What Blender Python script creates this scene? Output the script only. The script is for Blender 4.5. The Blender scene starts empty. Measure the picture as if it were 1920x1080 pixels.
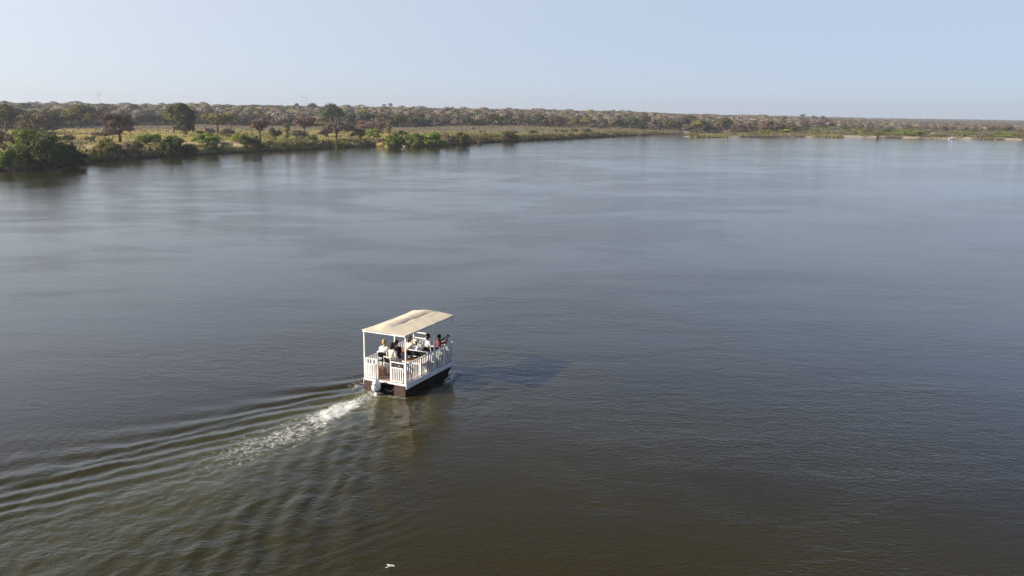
import bpy, bmesh, math
import numpy as np
from mathutils import Vector, Matrix

R = math.radians
scene = bpy.context.scene
COL = scene.collection

# ------------------------------------------------------------------ camera
FPX, CH = 1600.0, 12.55                       # focal length in photo pixels, height over the water
PITCH, ROLL = math.atan(330 / FPX), R(0.7)
cp, sp, cr, sr = math.cos(PITCH), math.sin(PITCH), math.cos(ROLL), math.sin(ROLL)
cam_data = bpy.data.cameras.new('drone_camera')
cam_data.lens = FPX / 1920 * 36
cam_data.sensor_width = 36
cam_data.clip_start = 0.2
cam_data.clip_end = 30000
cam = bpy.data.objects.new('drone_camera', cam_data)
COL.objects.link(cam)
xa = Vector((cr, sr * sp, sr * cp))
ya = Vector((-sr, cr * sp, cr * cp))
za = Vector((0, -cp, sp))
cam.matrix_world = Matrix(((xa.x, ya.x, za.x, 0), (xa.y, ya.y, za.y, 0), (xa.z, ya.z, za.z, CH), (0, 0, 0, 1)))
scene.camera = cam

# ------------------------------------------------------------------ sky, sun, exposure
SUN = Vector((-5.8, -1.7, 2.75)).normalized()   # towards the sun
world = bpy.data.worlds.new('World')
scene.world = world
world.use_nodes = True
wn = world.node_tree
bg = wn.nodes['Background']
sky = wn.nodes.new('ShaderNodeTexSky')
sky.sky_type = 'NISHITA'
sky.sun_disc = False
sky.sun_elevation = math.asin(SUN.z)
sky.sun_rotation = math.atan2(SUN.x, SUN.y)
sky.altitude = 900
sky.air_density = 0.7
sky.dust_density = 0.6
sky.ozone_density = 6.0
# thin dry-season haze in the low sky, brighter towards the sun, over the clear sky above
def wmath(op, a, b=None, clamp=False):
    n = wn.nodes.new('ShaderNodeMath'); n.operation = op; n.use_clamp = clamp
    for i, v in enumerate((a, b)):
        if v is None: continue
        if isinstance(v, (int, float)): n.inputs[i].default_value = v
        else: wn.links.new(v, n.inputs[i])
    return n.outputs[0]
def wscale(c, f):
    n = wn.nodes.new('ShaderNodeVectorMath'); n.operation = 'SCALE'
    if isinstance(c, tuple): n.inputs[0].default_value = c
    else: wn.links.new(c, n.inputs[0])
    if isinstance(f, float): n.inputs['Scale'].default_value = f
    else: wn.links.new(f, n.inputs['Scale'])
    return n.outputs[0]
def wadd(a, b):
    n = wn.nodes.new('ShaderNodeVectorMath'); n.operation = 'ADD'
    wn.links.new(a, n.inputs[0])
    if isinstance(b, tuple): n.inputs[1].default_value = b
    else: wn.links.new(b, n.inputs[1])
    return n.outputs[0]
wtc = wn.nodes.new('ShaderNodeTexCoord').outputs['Generated']
dotn = wn.nodes.new('ShaderNodeVectorMath'); dotn.operation = 'DOT_PRODUCT'
wn.links.new(wtc, dotn.inputs[0]); dotn.inputs[1].default_value = SUN
gl = wmath('POWER', wmath('MULTIPLY_ADD', dotn.outputs['Value'], .5), 3)
gl.node.inputs[0].links[0].from_node.inputs[2].default_value = .5
sepn = wn.nodes.new('ShaderNodeSeparateXYZ'); wn.links.new(wtc, sepn.inputs[0])
fall = wn.nodes.new('ShaderNodeMapRange'); fall.interpolation_type = 'SMOOTHSTEP'
wn.links.new(sepn.outputs[2], fall.inputs[0])
for i_, v_ in enumerate((.19, .37, 1.0, .0)): fall.inputs[i_ + 1].default_value = v_
gain = wn.nodes.new('ShaderNodeMapRange'); wn.links.new(sepn.outputs[2], gain.inputs[0])
for i_, v_ in enumerate((.15, .30, .14, .72)): gain.inputs[i_ + 1].default_value = v_
K_ = 1 / (.15 * 2 ** .6)
fall2 = wn.nodes.new('ShaderNodeMapRange'); fall2.interpolation_type = 'SMOOTHSTEP'
wn.links.new(sepn.outputs[2], fall2.inputs[0])
for i_, v_ in enumerate((.29, .62, 1.0, .05)): fall2.inputs[i_ + 1].default_value = v_
aur = wscale((.96 * K_, .82 * K_, .58 * K_), wmath('MULTIPLY', gl, fall2.outputs[0]))
veil = wscale((.44 * K_, .51 * K_, .60 * K_), fall.outputs[0])
top = wn.nodes.new('ShaderNodeMapRange'); wn.links.new(sepn.outputs[2], top.inputs[0])
for i_, v_ in enumerate((.34, .58, 1.0, .5)): top.inputs[i_ + 1].default_value = v_
wn.links.new(wadd(wadd(veil, aur), wscale(sky.outputs[0], wmath('MULTIPLY', gain.outputs[0], top.outputs[0]))), bg.inputs[0])
bg.inputs[1].default_value = 0.15

sl = bpy.data.lights.new('sun', 'SUN')
sl.energy = 5.0
sl.angle = R(0.6)
sl.color = (1.0, 0.90, 0.76)
so = bpy.data.objects.new('sun', sl)
so.rotation_euler = SUN.to_track_quat('Z', 'Y').to_euler()
so.location = SUN * 200
COL.objects.link(so)

scene.view_settings.view_transform = 'Standard'
scene.view_settings.look = 'None'
scene.view_settings.exposure = 0.6
scene.view_settings.gamma = 1.0

rng = np.random.default_rng(7)

# ------------------------------------------------------------------ helpers
def tag(o, label=None, cat=None, group=None, kind=None):
    if label: o['label'] = label
    if cat: o['category'] = cat
    if group: o['group'] = group
    if kind: o['kind'] = kind
    return o

def empty(name, loc, rz=0.0, parent=None):
    o = bpy.data.objects.new(name, None)
    o.location = loc
    o.rotation_euler = (0, 0, rz)
    o.empty_display_size = 0.3
    if parent: o.parent = parent
    COL.objects.link(o)
    return o

def link_mesh(name, me, parent=None):
    o = bpy.data.objects.new(name, me)
    if parent: o.parent = parent
    COL.objects.link(o)
    return o

def np_mesh(name, V, F, mats, smooth=False, attrs=None, midx=None):
    """V (n,3), F list of (m,k) arrays"""
    me = bpy.data.meshes.new(name)
    V = np.ascontiguousarray(V, dtype=np.float32)
    if not isinstance(F, (list, tuple)): F = [F]
    F = [np.asarray(f, dtype=np.int32) for f in F if len(f)]
    tot = sum(f.size for f in F); nf = sum(len(f) for f in F)
    me.vertices.add(len(V)); me.vertices.foreach_set('co', V.ravel())
    me.loops.add(tot); me.polygons.add(nf)
    me.loops.foreach_set('vertex_index', np.concatenate([f.ravel() for f in F]))
    sizes = np.concatenate([np.full(len(f), f.shape[1], dtype=np.int32) for f in F])
    starts = np.concatenate([[0], np.cumsum(sizes)[:-1]]).astype(np.int32)
    me.polygons.foreach_set('loop_start', starts)
    if midx is not None: me.polygons.foreach_set('material_index', np.asarray(midx, dtype=np.int32))
    me.update(calc_edges=True)
    if smooth: me.polygons.foreach_set('use_smooth', np.ones(nf, dtype=bool))
    else: me.polygons.foreach_set('use_smooth', np.zeros(nf, dtype=bool))
    for k, v in (attrs or {}).items():
        a = me.attributes.new(k, 'FLOAT', 'POINT')
        a.data.foreach_set('value', np.asarray(v, dtype=np.float32))
    for m in (mats if isinstance(mats, (list, tuple)) else [mats]): me.materials.append(m)
    return me

class MB:
    """collects boxes, bars, tubes ... into one mesh"""
    def __init__(s): s.V = []; s.F = []
    def add(s, vs, fs):
        b = len(s.V); s.V += [tuple(v) for v in vs]; s.F += [tuple(i + b for i in f) for f in fs]
    def box(s, c, d, rz=0, ry=0, rx=0, taper=1.0):
        x, y, z = d[0] / 2, d[1] / 2, d[2] / 2
        M = Matrix.Translation(c) @ Matrix.Rotation(rz, 4, 'Z') @ Matrix.Rotation(ry, 4, 'Y') @ Matrix.Rotation(rx, 4, 'X')
        t = taper
        vs = [M @ Vector(v) for v in ((-x, -y, -z), (x, -y, -z), (x, y, -z), (-x, y, -z), (-x * t, -y * t, z), (x * t, -y * t, z), (x * t, y * t, z), (-x * t, y * t, z))]
        s.add(vs, [(0, 3, 2, 1), (4, 5, 6, 7), (0, 1, 5, 4), (1, 2, 6, 5), (2, 3, 7, 6), (3, 0, 4, 7)])
    def tube(s, pts, r, n=8):
        pts = [Vector(p) for p in pts]
        rs = r if isinstance(r, (list, tuple)) else [r] * len(pts)
        rings = []
        for i, p in enumerate(pts):
            a = pts[max(i - 1, 0)]; b = pts[min(i + 1, len(pts) - 1)]
            d = (b - a).normalized()
            u = d.cross(Vector((0, 0, 1)) if abs(d.z) < .9 else Vector((1, 0, 0))).normalized(); w = d.cross(u)
            rings.append([p + (u * math.cos(2 * math.pi * k / n) + w * math.sin(2 * math.pi * k / n)) * rs[i] for k in range(n)])
        vs = [v for q in rings for v in q]
        fs = [(i * n + k, i * n + (k + 1) % n, (i + 1) * n + (k + 1) % n, (i + 1) * n + k) for i in range(len(pts) - 1) for k in range(n)]
        fs += [tuple(range(n))[::-1], tuple((len(pts) - 1) * n + k for k in range(n))]
        s.add(vs, fs)
    def ell(s, c, r, nu=14, nv=9, rz=0, fn=None):
        M = Matrix.Rotation(rz, 3, 'Z'); c = Vector(c); vs = []
        for j in range(nv + 1):
            th = math.pi * j / nv
            for i in range(nu):
                ph = 2 * math.pi * i / nu
                v = Vector((r[0] * math.sin(th) * math.cos(ph), r[1] * math.sin(th) * math.sin(ph), r[2] * math.cos(th)))
                if fn: v = fn(v)
                vs.append(c + M @ v)
        s.add(vs, [(j * nu + i, (j + 1) * nu + i, (j + 1) * nu + (i + 1) % nu, j * nu + (i + 1) % nu) for j in range(nv) for i in range(nu)])
    def prism(s, outline, y0, y1):
        """outline in x,z extruded along y"""
        n = len(outline)
        vs = [(x, y0, z) for x, z in outline] + [(x, y1, z) for x, z in outline]
        s.add(vs, [tuple(range(n)), tuple(range(2 * n - 1, n - 1, -1))] + [(i, i + n, (i + 1) % n + n, (i + 1) % n) for i in range(n)])
    def build(s, name, mat, parent=None, smooth=False, bevel=0):
        me = bpy.data.meshes.new(name)
        me.from_pydata(s.V, [], s.F)
        bm = bmesh.new(); bm.from_mesh(me)
        bmesh.ops.remove_doubles(bm, verts=bm.verts, dist=1e-5)
        bmesh.ops.recalc_face_normals(bm, faces=bm.faces)
        bm.to_mesh(me); bm.free()
        me.materials.append(mat)
        for p in me.polygons: p.use_smooth = smooth
        o = link_mesh(name, me, parent)
        if bevel:
            b = o.modifiers.new('bevel', 'BEVEL'); b.width = bevel; b.segments = 2; b.limit_method = 'ANGLE'
        return o

# ------------------------------------------------------------------ materials
def mat_base(name):
    m = bpy.data.materials.new(name); m.use_nodes = True
    nt = m.node_tree; b = nt.nodes['Principled BSDF']
    return m, nt, b

def N(nt, t, **kw):
    n = nt.nodes.new(t)
    for k, v in kw.items():
        if k.startswith('i_'):
            key = k[2:]; key = int(key) if key.isdigit() else key
            n.inputs[key].default_value = v
        else: setattr(n, k, v)
    return n

def math_n(nt, op, a, b=None, c=None, clamp=False):
    n = nt.nodes.new('ShaderNodeMath'); n.operation = op; n.use_clamp = clamp
    for i, v in enumerate((a, b, c)):
        if v is None: continue
        if isinstance(v, (int, float)): n.inputs[i].default_value = v
        else: nt.links.new(v, n.inputs[i])
    return n.outputs[0]

def mix_c(nt, f, a, b, blend='MIX'):
    n = nt.nodes.new('ShaderNodeMix'); n.data_type = 'RGBA'; n.blend_type = blend
    for s, v in ((n.inputs[0], f), (n.inputs[6], a), (n.inputs[7], b)):
        if isinstance(v, (int, float)): s.default_value = v
        elif isinstance(v, tuple): s.default_value = (*v, 1) if len(v) == 3 else v
        else: nt.links.new(v, s)
    return n.outputs[2]

def ramp(nt, v, stops):
    n = nt.nodes.new('ShaderNodeMapRange'); n.interpolation_type = 'SMOOTHSTEP'
    nt.links.new(v, n.inputs[0])
    for i, x in enumerate(stops): n.inputs[i + 1].default_value = x
    return n.outputs[0]

def noise(nt, vec, scale, detail=3, rough=.5, dist=0):
    n = nt.nodes.new('ShaderNodeTexNoise')
    n.inputs['Scale'].default_value = scale; n.inputs['Detail'].default_value = detail
    n.inputs['Roughness'].default_value = rough; n.inputs['Distortion'].default_value = dist
    if vec is not None: nt.links.new(vec, n.inputs['Vector'])
    return n.outputs['Fac']

def paint(name, col, rough=.5, var=.12, scale=6, bump=0, metal=0):
    m, nt, b = mat_base(name)
    tc = nt.nodes.new('ShaderNodeTexCoord').outputs['Object']
    f = noise(nt, tc, scale, 5, .6)
    dark = tuple(c * (1 - var * 2.2) for c in col)
    nt.links.new(mix_c(nt, ramp(nt, f, (.3, .7, 0, 1)), dark, col), b.inputs['Base Color'])
    b.inputs['Roughness'].default_value = rough
    if max(col) < .02: b.inputs['Specular IOR Level'].default_value = .15
    b.inputs['Metallic'].default_value = metal
    if bump:
        bn = N(nt, 'ShaderNodeBump'); bn.inputs['Distance'].default_value = bump
        nt.links.new(noise(nt, tc, scale * 5, 4), bn.inputs['Height']); nt.links.new(bn.outputs[0], b.inputs['Normal'])
    return m

def leaf_mat(name, ca, cb, trans=.15, objvar=.25):
    """foliage: colour from a per-clump tint attribute and the tree's own random"""
    m, nt, b = mat_base(name)
    at = N(nt, 'ShaderNodeAttribute', attribute_name='tint').outputs['Fac']
    oi = nt.nodes.new('ShaderNodeObjectInfo').outputs['Random']
    c = mix_c(nt, at, ca, cb)
    k = math_n(nt, 'MULTIPLY_ADD', oi, objvar * 2, 1 - objvar)
    hs = nt.nodes.new('ShaderNodeHueSaturation')
    nt.links.new(c, hs.inputs['Color']); nt.links.new(k, hs.inputs['Value'])
    nt.links.new(hs.outputs[0], b.inputs['Base Color'])
    b.inputs['Roughness'].default_value = .75
    b.inputs['Specular IOR Level'].default_value = .2
    if trans:
        tr = nt.nodes.new('ShaderNodeBsdfTranslucent'); nt.links.new(hs.outputs[0], tr.inputs[0])
        mx = nt.nodes.new('ShaderNodeMixShader'); mx.inputs[0].default_value = trans
        nt.links.new(b.outputs[0], mx.inputs[1]); nt.links.new(tr.outputs[0], mx.inputs[2])
        nt.links.new(mx.outputs[0], nt.nodes['Material Output'].inputs['Surface'])
    return m

M_LEAF = {
    'dark':   leaf_mat('leaf_dark_green', (.032, .048, .011), (.105, .125, .026)),
    'bright': leaf_mat('leaf_bright_green', (.100, .140, .018), (.25, .295, .050), .2),
    'olive':  leaf_mat('leaf_olive', (.10, .095, .028), (.22, .195, .058)),
    'yellow': leaf_mat('leaf_yellow_olive', (.16, .14, .055), (.30, .26, .105)),
    'brown':  leaf_mat('leaf_brown', (.115, .088, .055), (.205, .160, .105), .12),
    'red':    leaf_mat('leaf_red_brown', (.125, .075, .058), (.225, .145, .112), .12),
    'grey':   leaf_mat('twig_grey_brown', (.165, .126, .100), (.240, .190, .154), .1),
    'pale':   leaf_mat('leaf_pale_straw', (.23, .18, .125), (.36, .29, .20), .12),
    'teal':   leaf_mat('leaf_grey_green', (.075, .088, .050), (.150, .160, .095), .2),
}
M_BARK = paint('bark', (.13, .10, .075), .9, .25, 3)
M_BARKD = paint('bark_dark', (.06, .045, .035), .9, .25, 3)
M_WHITE = paint('white_paint', (.83, .82, .79), .5, .10, 2.2)
M_CANVAS = paint('cream_canvas', (.80, .70, .52), .85, .06, 3, .004)
M_HULL = paint('dark_brown_hull', (.075, .035, .028), .5, .25, 5)
M_BLACK = paint('black_hull', (.009, .008, .008), .75, .1, 5)
M_FLOOR = paint('deck_floor', (.42, .30, .24), .8, .12, 9)
M_WOOD = paint('varnished_wood', (.50, .21, .055), .35, .25, 7)
M_DARKF = paint('dark_fabric', (.018, .016, .016), .9, .1, 12)
M_CABI = paint('cabinet_paint', (.66, .65, .66), .5, .05, 5)
M_MOTOR = paint('motor_cowling', (.72, .72, .71), .3, .03, 5)
M_METAL = paint('dull_metal', (.25, .25, .26), .4, .1, 8, metal=.7)

# ------------------------------------------------------------------ pixel -> place
def ray(px, py):
    a, b = px - 960, py - 540
    X = a * cr + b * sr; Y = -a * sr + b * cr
    return np.array([X / FPX, cp - Y / FPX * sp, -sp - Y / FPX * cp])

def spot(px, py, z=0.0):
    r = ray(px, py); t = (z - CH) / r[2]
    return np.array([r[0] * t, r[1] * t])

# ------------------------------------------------------------------ value noise for numpy
def vnoise(x, y, seed=0):
    x = np.asarray(x, float); y = np.asarray(y, float)
    xi = np.floor(x).astype(np.int64); yi = np.floor(y).astype(np.int64)
    fx = x - xi; fy = y - yi; fx = fx * fx * (3 - 2 * fx); fy = fy * fy * (3 - 2 * fy)
    def h(a, b):
        v = np.sin((a * 127.1 + b * 311.7 + seed * 74.7)) * 43758.5453
        return v - np.floor(v)
    return (h(xi, yi) * (1 - fx) + h(xi + 1, yi) * fx) * (1 - fy) + (h(xi, yi + 1) * (1 - fx) + h(xi + 1, yi + 1) * fx) * fy

def fbm(x, y, seed=0, o=4):
    s = 0; a = .5
    for k in range(o): s = s + a * vnoise(x * 2 ** k, y * 2 ** k, seed + k * 13); a *= .5
    return s / (1 - .5 ** o)

def sstep(a, b, x):
    t = np.clip((x - a) / (b - a), 0, 1); return t * t * (3 - 2 * t)

# ------------------------------------------------------------------ shoreline and terrain
left_px = [(0, 320), (60, 317), (150, 309), (190, 302), (230, 300), (300, 294), (400, 288.5), (480, 284), (560, 281), (640, 277),
           (700, 274), (735, 275), (770, 274), (860, 271), (920, 267), (970, 264.3), (1060, 261), (1130, 257), (1190, 254.3), (1250, 251.4)]
right_px = [(1278, 256), (1300, 257.5), (1350, 257.8), (1420, 257.5), (1500, 257.2), (1600, 258), (1700, 259), (1783, 260.6), (1850, 261.5), (1920, 263)]
LB = [tuple(spot(*p)) for p in left_px]
RB = [tuple(spot(*p)) for p in right_px]
poly = [(-150, -500), (-118, 40)] + LB + [(125, 600), (180, 628), (300, 640), (420, 650), (420, 640), (300, 628), (190, 612), (135, 575), (106, 520)] + RB + \
       [(420, 488), (700, 440), (1200, 380), (3500, 100), (3500, -500)]
poly = np.array(poly, float)

def water_dist(x, y):
    """signed distance to the shore: > 0 on land"""
    x = np.asarray(x, float); y = np.asarray(y, float)
    d = np.full(x.shape, 1e9); inside = np.zeros(x.shape, bool)
    n = len(poly)
    for i in range(n):
        ax, ay = poly[i]; bx, by = poly[(i + 1) % n]
        ex, ey = bx - ax, by - ay
        t = np.clip(((x - ax) * ex + (y - ay) * ey) / (ex * ex + ey * ey), 0, 1)
        d = np.minimum(d, np.hypot(x - ax - t * ex, y - ay - t * ey))
        c = ((ay > y) != (by > y))
        xx = ex * (y - ay) / (ey if abs(ey) > 1e-9 else 1e-9) + ax
        inside ^= c & (x < xx)
    return np.where(inside, -d, d)

AZ = np.array([-.9, -.6, -.35, -.1, 0, .1, .27, .42, .6, .9]); RISE = np.array([5.5, 5.5, 6, 7, 6.5, 5.5, 2.4, -.1, -1.0, -1.0])
def height(x, y, d=None):
    x = np.asarray(x, float); y = np.asarray(y, float)
    if d is None: d = water_dist(x, y)
    dd = d + (vnoise(x * .35, y * .35, 3) - .5) * 1.8 + (vnoise(x * .08, y * .08, 5) - .5) * 3.0 * sstep(-6, 6, d)
    az = x / np.maximum(y, 1)
    low = sstep(.10, .2, az)                                  # the right bank is low and sandy
    bank = (1.7 - low * 0.9) * sstep(-.6, 2.4 + low * 5, dd)
    h = np.where(dd < -.6, -1.2 + .0 * dd, bank - .25 * (1 - sstep(-.6, .5, dd)))
    h = h + sstep(3, 30, d) * (vnoise(x * .03, y * .03, 8) - .5) * .7 + sstep(1, 6, d) * (vnoise(x * .2, y * .2, 9) - .5) * .25
    r = np.hypot(x, y)
    h = h + np.interp(az, AZ, RISE) * sstep(430, 1300, r) * (d > 0) * sstep(30, 120, d)
    h = h + sstep(500, 1500, r) * (d > 0) * (vnoise(x * .004, y * .004, 11) - .5) * 3
    return h

def gz(x, y): return float(height(np.array([x]), np.array([y]))[0])

def at(px, py):
    """ground point seen at a photo pixel"""
    z = 1.5
    for _ in range(6):
        p = spot(px, py, z); z = .5 * z + .5 * min(gz(p[0], p[1]), 4)
    p = spot(px, py, z)
    return np.array([p[0], p[1], gz(p[0], p[1])])

SANDPX = [(1567, 12), (1582, 6), (1608, 11), (1624, 6), (1670, 8), (1686, 5), (1751, 7), (1780, 9), (1858, 11), (1876, 5), (1893, 8), (1272, 6)]
def sandmask(x, y):
    px_ = np.asarray(x) / np.maximum(np.asarray(y), 1) * FPX * cp + 960 + 0 * np.asarray(y)
    m_ = np.zeros(np.shape(px_))
    for c_, w_ in SANDPX: m_ = np.maximum(m_, 1 - sstep(.75, 1.25, np.abs(px_ - c_) / w_))
    return m_
# land sheet: polar grid that reaches the horizon
ang = np.linspace(R(-52), R(52), 760)
rad = 110 * np.exp(np.linspace(0, math.log(5400 / 110), 980))
A, Q = np.meshgrid(ang, rad)
GX = np.sin(A) * Q; GY = np.cos(A) * Q
D = water_dist(GX.ravel(), GY.ravel())
GZ = height(GX.ravel(), GY.ravel(), D)
V = np.stack([GX.ravel(), GY.ravel(), GZ], 1)
nr, na = A.shape
idx = np.arange(nr * na).reshape(nr, na)
F = np.stack([idx[:-1, :-1].ravel(), idx[:-1, 1:].ravel(), idx[1:, 1:].ravel(), idx[1:, :-1].ravel()], 1)
keep = (D[F] > -14).any(1)
F = F[keep]
used = np.unique(F); remap = np.full(len(V), -1, np.int64); remap[used] = np.arange(len(used))
V = V[used]; F = remap[F]; Dk = D[used]
azv = V[:, 0] / np.maximum(V[:, 1], 1)
sand = sstep(.16, .25, azv) * (1 - sstep(2, 9, Dk)) * sstep(.42, .62, fbm(V[:, 0] * .05, V[:, 1] * .02, 21))
sand = np.maximum(sand, (1 - sstep(-.28, -.05, azv)) * sstep(3, 8, Dk) * (1 - sstep(20, 45, Dk)) * sstep(.52, .66, fbm(V[:, 0] * .06, V[:, 1] * .06, 22)) * .9)
smk = sandmask(V[:, 0], V[:, 1]) * (1 - sstep(12, 18, Dk))
sand = np.maximum(sand, smk)
green = sstep(.40, .62, fbm(V[:, 0] * .02, V[:, 1] * .012, 23)) * (1 - sstep(30, 160, Dk)) + .6 * sstep(.1, .2, azv) * (1 - sstep(20, 60, Dk))
bank_foot = 1 - sstep(.2, .9, V[:, 2])  # ground coloured darker towards the waterline
wood = sstep(430, 520, np.hypot(V[:, 0], V[:, 1]))

m, nt, b = mat_base('ground_soil_and_grass')
P = nt.nodes.new('ShaderNodeNewGeometry').outputs['Position']
att = lambda n: N(nt, 'ShaderNodeAttribute', attribute_name=n).outputs['Fac']
n1 = noise(nt, P, .25, 6, .65); n2 = noise(nt, P, .03, 4, .6); n3 = noise(nt, P, 1.6, 4, .7)
straw = mix_c(nt, ramp(nt, n3, (.35, .65, 0, 1)), (.30, .228, .066), (.48, .388, .128))
grn = mix_c(nt, ramp(nt, n3, (.35, .65, 0, 1)), (.14, .145, .028), (.29, .28, .060))
gf = math_n(nt, 'ADD', att('green'), math_n(nt, 'MULTIPLY_ADD', n1, 1.6, -.85), clamp=True)
c = mix_c(nt, gf, straw, grn)
c = mix_c(nt, ramp(nt, n2, (.52, .64, 0, .7)), c, (.20, .14, .095))
c = mix_c(nt, att('wood'), c, mix_c(nt, n1, (.13, .10, .075), (.25, .20, .14)))
sf = math_n(nt, 'MULTIPLY', att('sand'), ramp(nt, n1, (.25, .5, .55, 1)), clamp=True)
c = mix_c(nt, sf, c, mix_c(nt, n3, (.42, .34, .25), (.60, .52, .42)))
c = mix_c(nt, math_n(nt, 'MULTIPLY', att('bank_foot'), math_n(nt, 'SUBTRACT', 1, math_n(nt, 'MULTIPLY', att('sand'), .8))), c, (.045, .032, .022))
nt.links.new(c, b.inputs['Base Color']); b.inputs['Roughness'].default_value = .95; b.inputs['Specular IOR Level'].default_value = .1
bn = N(nt, 'ShaderNodeBump'); bn.inputs['Distance'].default_value = .25
nt.links.new(n1, bn.inputs['Height']); nt.links.new(bn.outputs[0], b.inputs['Normal'])
M_GROUND = m
ground = link_mesh('ground', np_mesh('ground', V, F, m, True, {'sand': sand, 'green': green, 'bank_foot': bank_foot, 'wood': wood}))
tag(ground, kind='structure')

# ------------------------------------------------------------------ water
YAW = .44
EV = np.array([math.sin(YAW), math.cos(YAW)]); NV = np.array([-math.cos(YAW), math.sin(YAW)])
BC = np.array([-4.78, 38.85])               # boat centre on the water
L, W = 4.3, 2.3

def axis(a, b, step, lo, hi, g=1.13):
    c_ = list(np.arange(a, b, step)); s_ = step; x_ = c_[-1]
    while x_ < hi: s_ *= g; x_ += s_; c_.append(x_)
    s_ = step; x_ = a; pre = []
    while x_ > lo: s_ *= g; x_ -= s_; pre.append(x_)
    return np.array(pre[::-1] + c_)
wx = axis(-24, 5, .075, -700, 4500); wy = axis(17.5, 45, .075, -600, 1400)
WX, WY = np.meshgrid(wx, wy)
fx, fy = WX.ravel(), WY.ravel()
lx = (fx - BC[0]) * EV[0] + (fy - BC[1]) * EV[1]      # boat frame: forward
ly = (fx - BC[0]) * NV[0] + (fy - BC[1]) * NV[1]      # port
near = (lx > -30) & (lx < 6) & (np.abs(ly) < 20)
Z = np.zeros(len(fx), np.float32)
X1 = lx[near].astype(np.float32); Y1 = ly[near].astype(np.float32)
X0_, Y0_ = X1.copy(), Y1.copy()
fade_ = sstep(1.0, 6.0, -X1)
X1 = X1 + (fade_ * (fbm(X0_ * .28, Y0_ * .28, 61, 3) - .5) * 1.1).astype(np.float32)
Y1 = Y1 + (fade_ * (fbm(X0_ * .28, Y0_ * .28, 62, 3) - .5) * 1.1).astype(np.float32)
Uv = 2.65; k0 = 9.81 / Uv ** 2
zz = np.zeros(len(X1), np.float32)
th = np.linspace(-1.40, 1.40, 340)
ths = np.diff(th).mean()
curve = -.010 * np.minimum(X1 + 2, 0) ** 2                 # the track bends a little
Yc = Y1 + curve * .0
for sx, sy, amp in ((2.1, .9, 1.0), (2.1, -.9, 1.0), (-2.1, .9, -.8), (-2.1, -.9, -.8)):
    xs = sx - X1; ys = (Yc - sy) / 1.42
    acc = np.zeros_like(zz)
    for t in th:
        k = k0 / math.cos(t) ** 2
        wgt = math.exp(-((abs(t) - 1.10) / .15) ** 2) + .25 * math.exp(-((abs(t) - .80) / .2) ** 2) + .45 * math.exp(-((abs(t) - 1.22) / .06) ** 2)
        acc += np.float32(wgt) * np.cos(k * (xs * math.cos(t) + ys * math.sin(t)) + .6).astype(np.float32)
    ang_ = np.abs(ys) / np.maximum(xs, .05)
    env = sstep(0, .8, xs) * (1 - sstep(.36, .50, ang_)) * (xs > 0)
    decay = 1 / np.sqrt(1 + np.maximum(xs, 0) * .12)
    zz += amp * acc * env * decay * ths
rip = (fbm(X1 * 1.1, Y1 * 1.6, 31, 3) - .5)
wakew = sstep(.3, 3, 1.2 - X1) * np.exp(-(Y1 / (1.2 + .42 * np.maximum(-X1, 0))) ** 4)
zz = zz * .105 * (.45 + 1.2 * vnoise(X1 * .30, Y1 * .45, 33)) + rip * .065 * wakew
side_ = .75 * np.exp(-((X0_ + 2.0) / 3.2) ** 2 - ((Y0_ + 3.2) / 2.2) ** 2)
zz += side_ * ((fbm(X0_ * .9, Y0_ * 1.5, 66, 3) - .5) * .075)
core = sstep(2.0, 3.2, -X1) * np.exp(-((Y1 - .35 - .02 * (-X1 - 2.4)) / (.55 + .06 * np.maximum(-X1 - 2, 0))) ** 2)
churn = fbm(X1 * 3.2, Y1 * 3.2, 35, 4) - .5
zz += core * np.exp(-np.maximum(-X1 - 2.4, 0) / 7) * churn * .22
# bow wave beside the starboard and port pontoon
bw = np.exp(-((np.abs(Y1) - 1.35 - .25 * np.maximum(1.9 - X1, 0)) / .22) ** 2) * sstep(2.3, 1.9, X1) * sstep(-1.8, 1.0, X1)
zz += bw * .09
Z[near] = zz
# foam: thick behind the motor, lacy further back, flecks at the pontoons
foam = np.zeros(len(fx), np.float32)
s_ = -X1 - 2.35
cy = .30 + .035 * s_ + .10 * np.sin(s_ * .9)
wd = .34 + .085 * s_
prof = np.exp(-((Y1 - cy) / np.maximum(wd, .1)) ** 4)
along = sstep(-.1, .3, s_) * (1 - sstep(6.5, 12.5, s_)) * (.52 + .75 * np.exp(-((s_ - 2.7) / 1.3) ** 2))
f_ = prof * along
edge = np.exp(-((np.abs(Y1 - cy) - wd * 1.25) / .16) ** 2) * sstep(2.5, 4, s_) * (1 - sstep(7.5, 10.5, s_)) * .30
fl = bw * (.85 * sstep(-.9, .8, X1) * (Y1 < 0) + .45 * sstep(-1.5, -.2, X1) * (Y1 > 0))
st = np.exp(-((X1 + 2.35) / .22) ** 2) * (np.abs(Y1) < 1.3) * .5
pt = np.exp(-((X1 + 1.9) / .9) ** 2 - ((Y1 - 1.75) / .35) ** 2) * .52
foam[near] = np.clip(f_ + edge + fl + st + pt, 0, 1.15)
aer = np.zeros(len(fx), np.float32)
aer[near] = np.clip(np.exp(-((Y1 - cy) / (wd * 1.9 + .25)) ** 2) * sstep(-.2, .5, s_) * np.exp(-np.maximum(s_, 0) / 9), 0, 1)
turb = np.zeros(len(fx), np.float32)
turb[near] = np.clip(wakew + side_, 0, 1)
nyw, nxw = WX.shape
idx = np.arange(nyw * nxw).reshape(nyw, nxw)
F = np.stack([idx[:-1, :-1].ravel(), idx[:-1, 1:].ravel(), idx[1:, 1:].ravel(), idx[1:, :-1].ravel()], 1)

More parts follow.
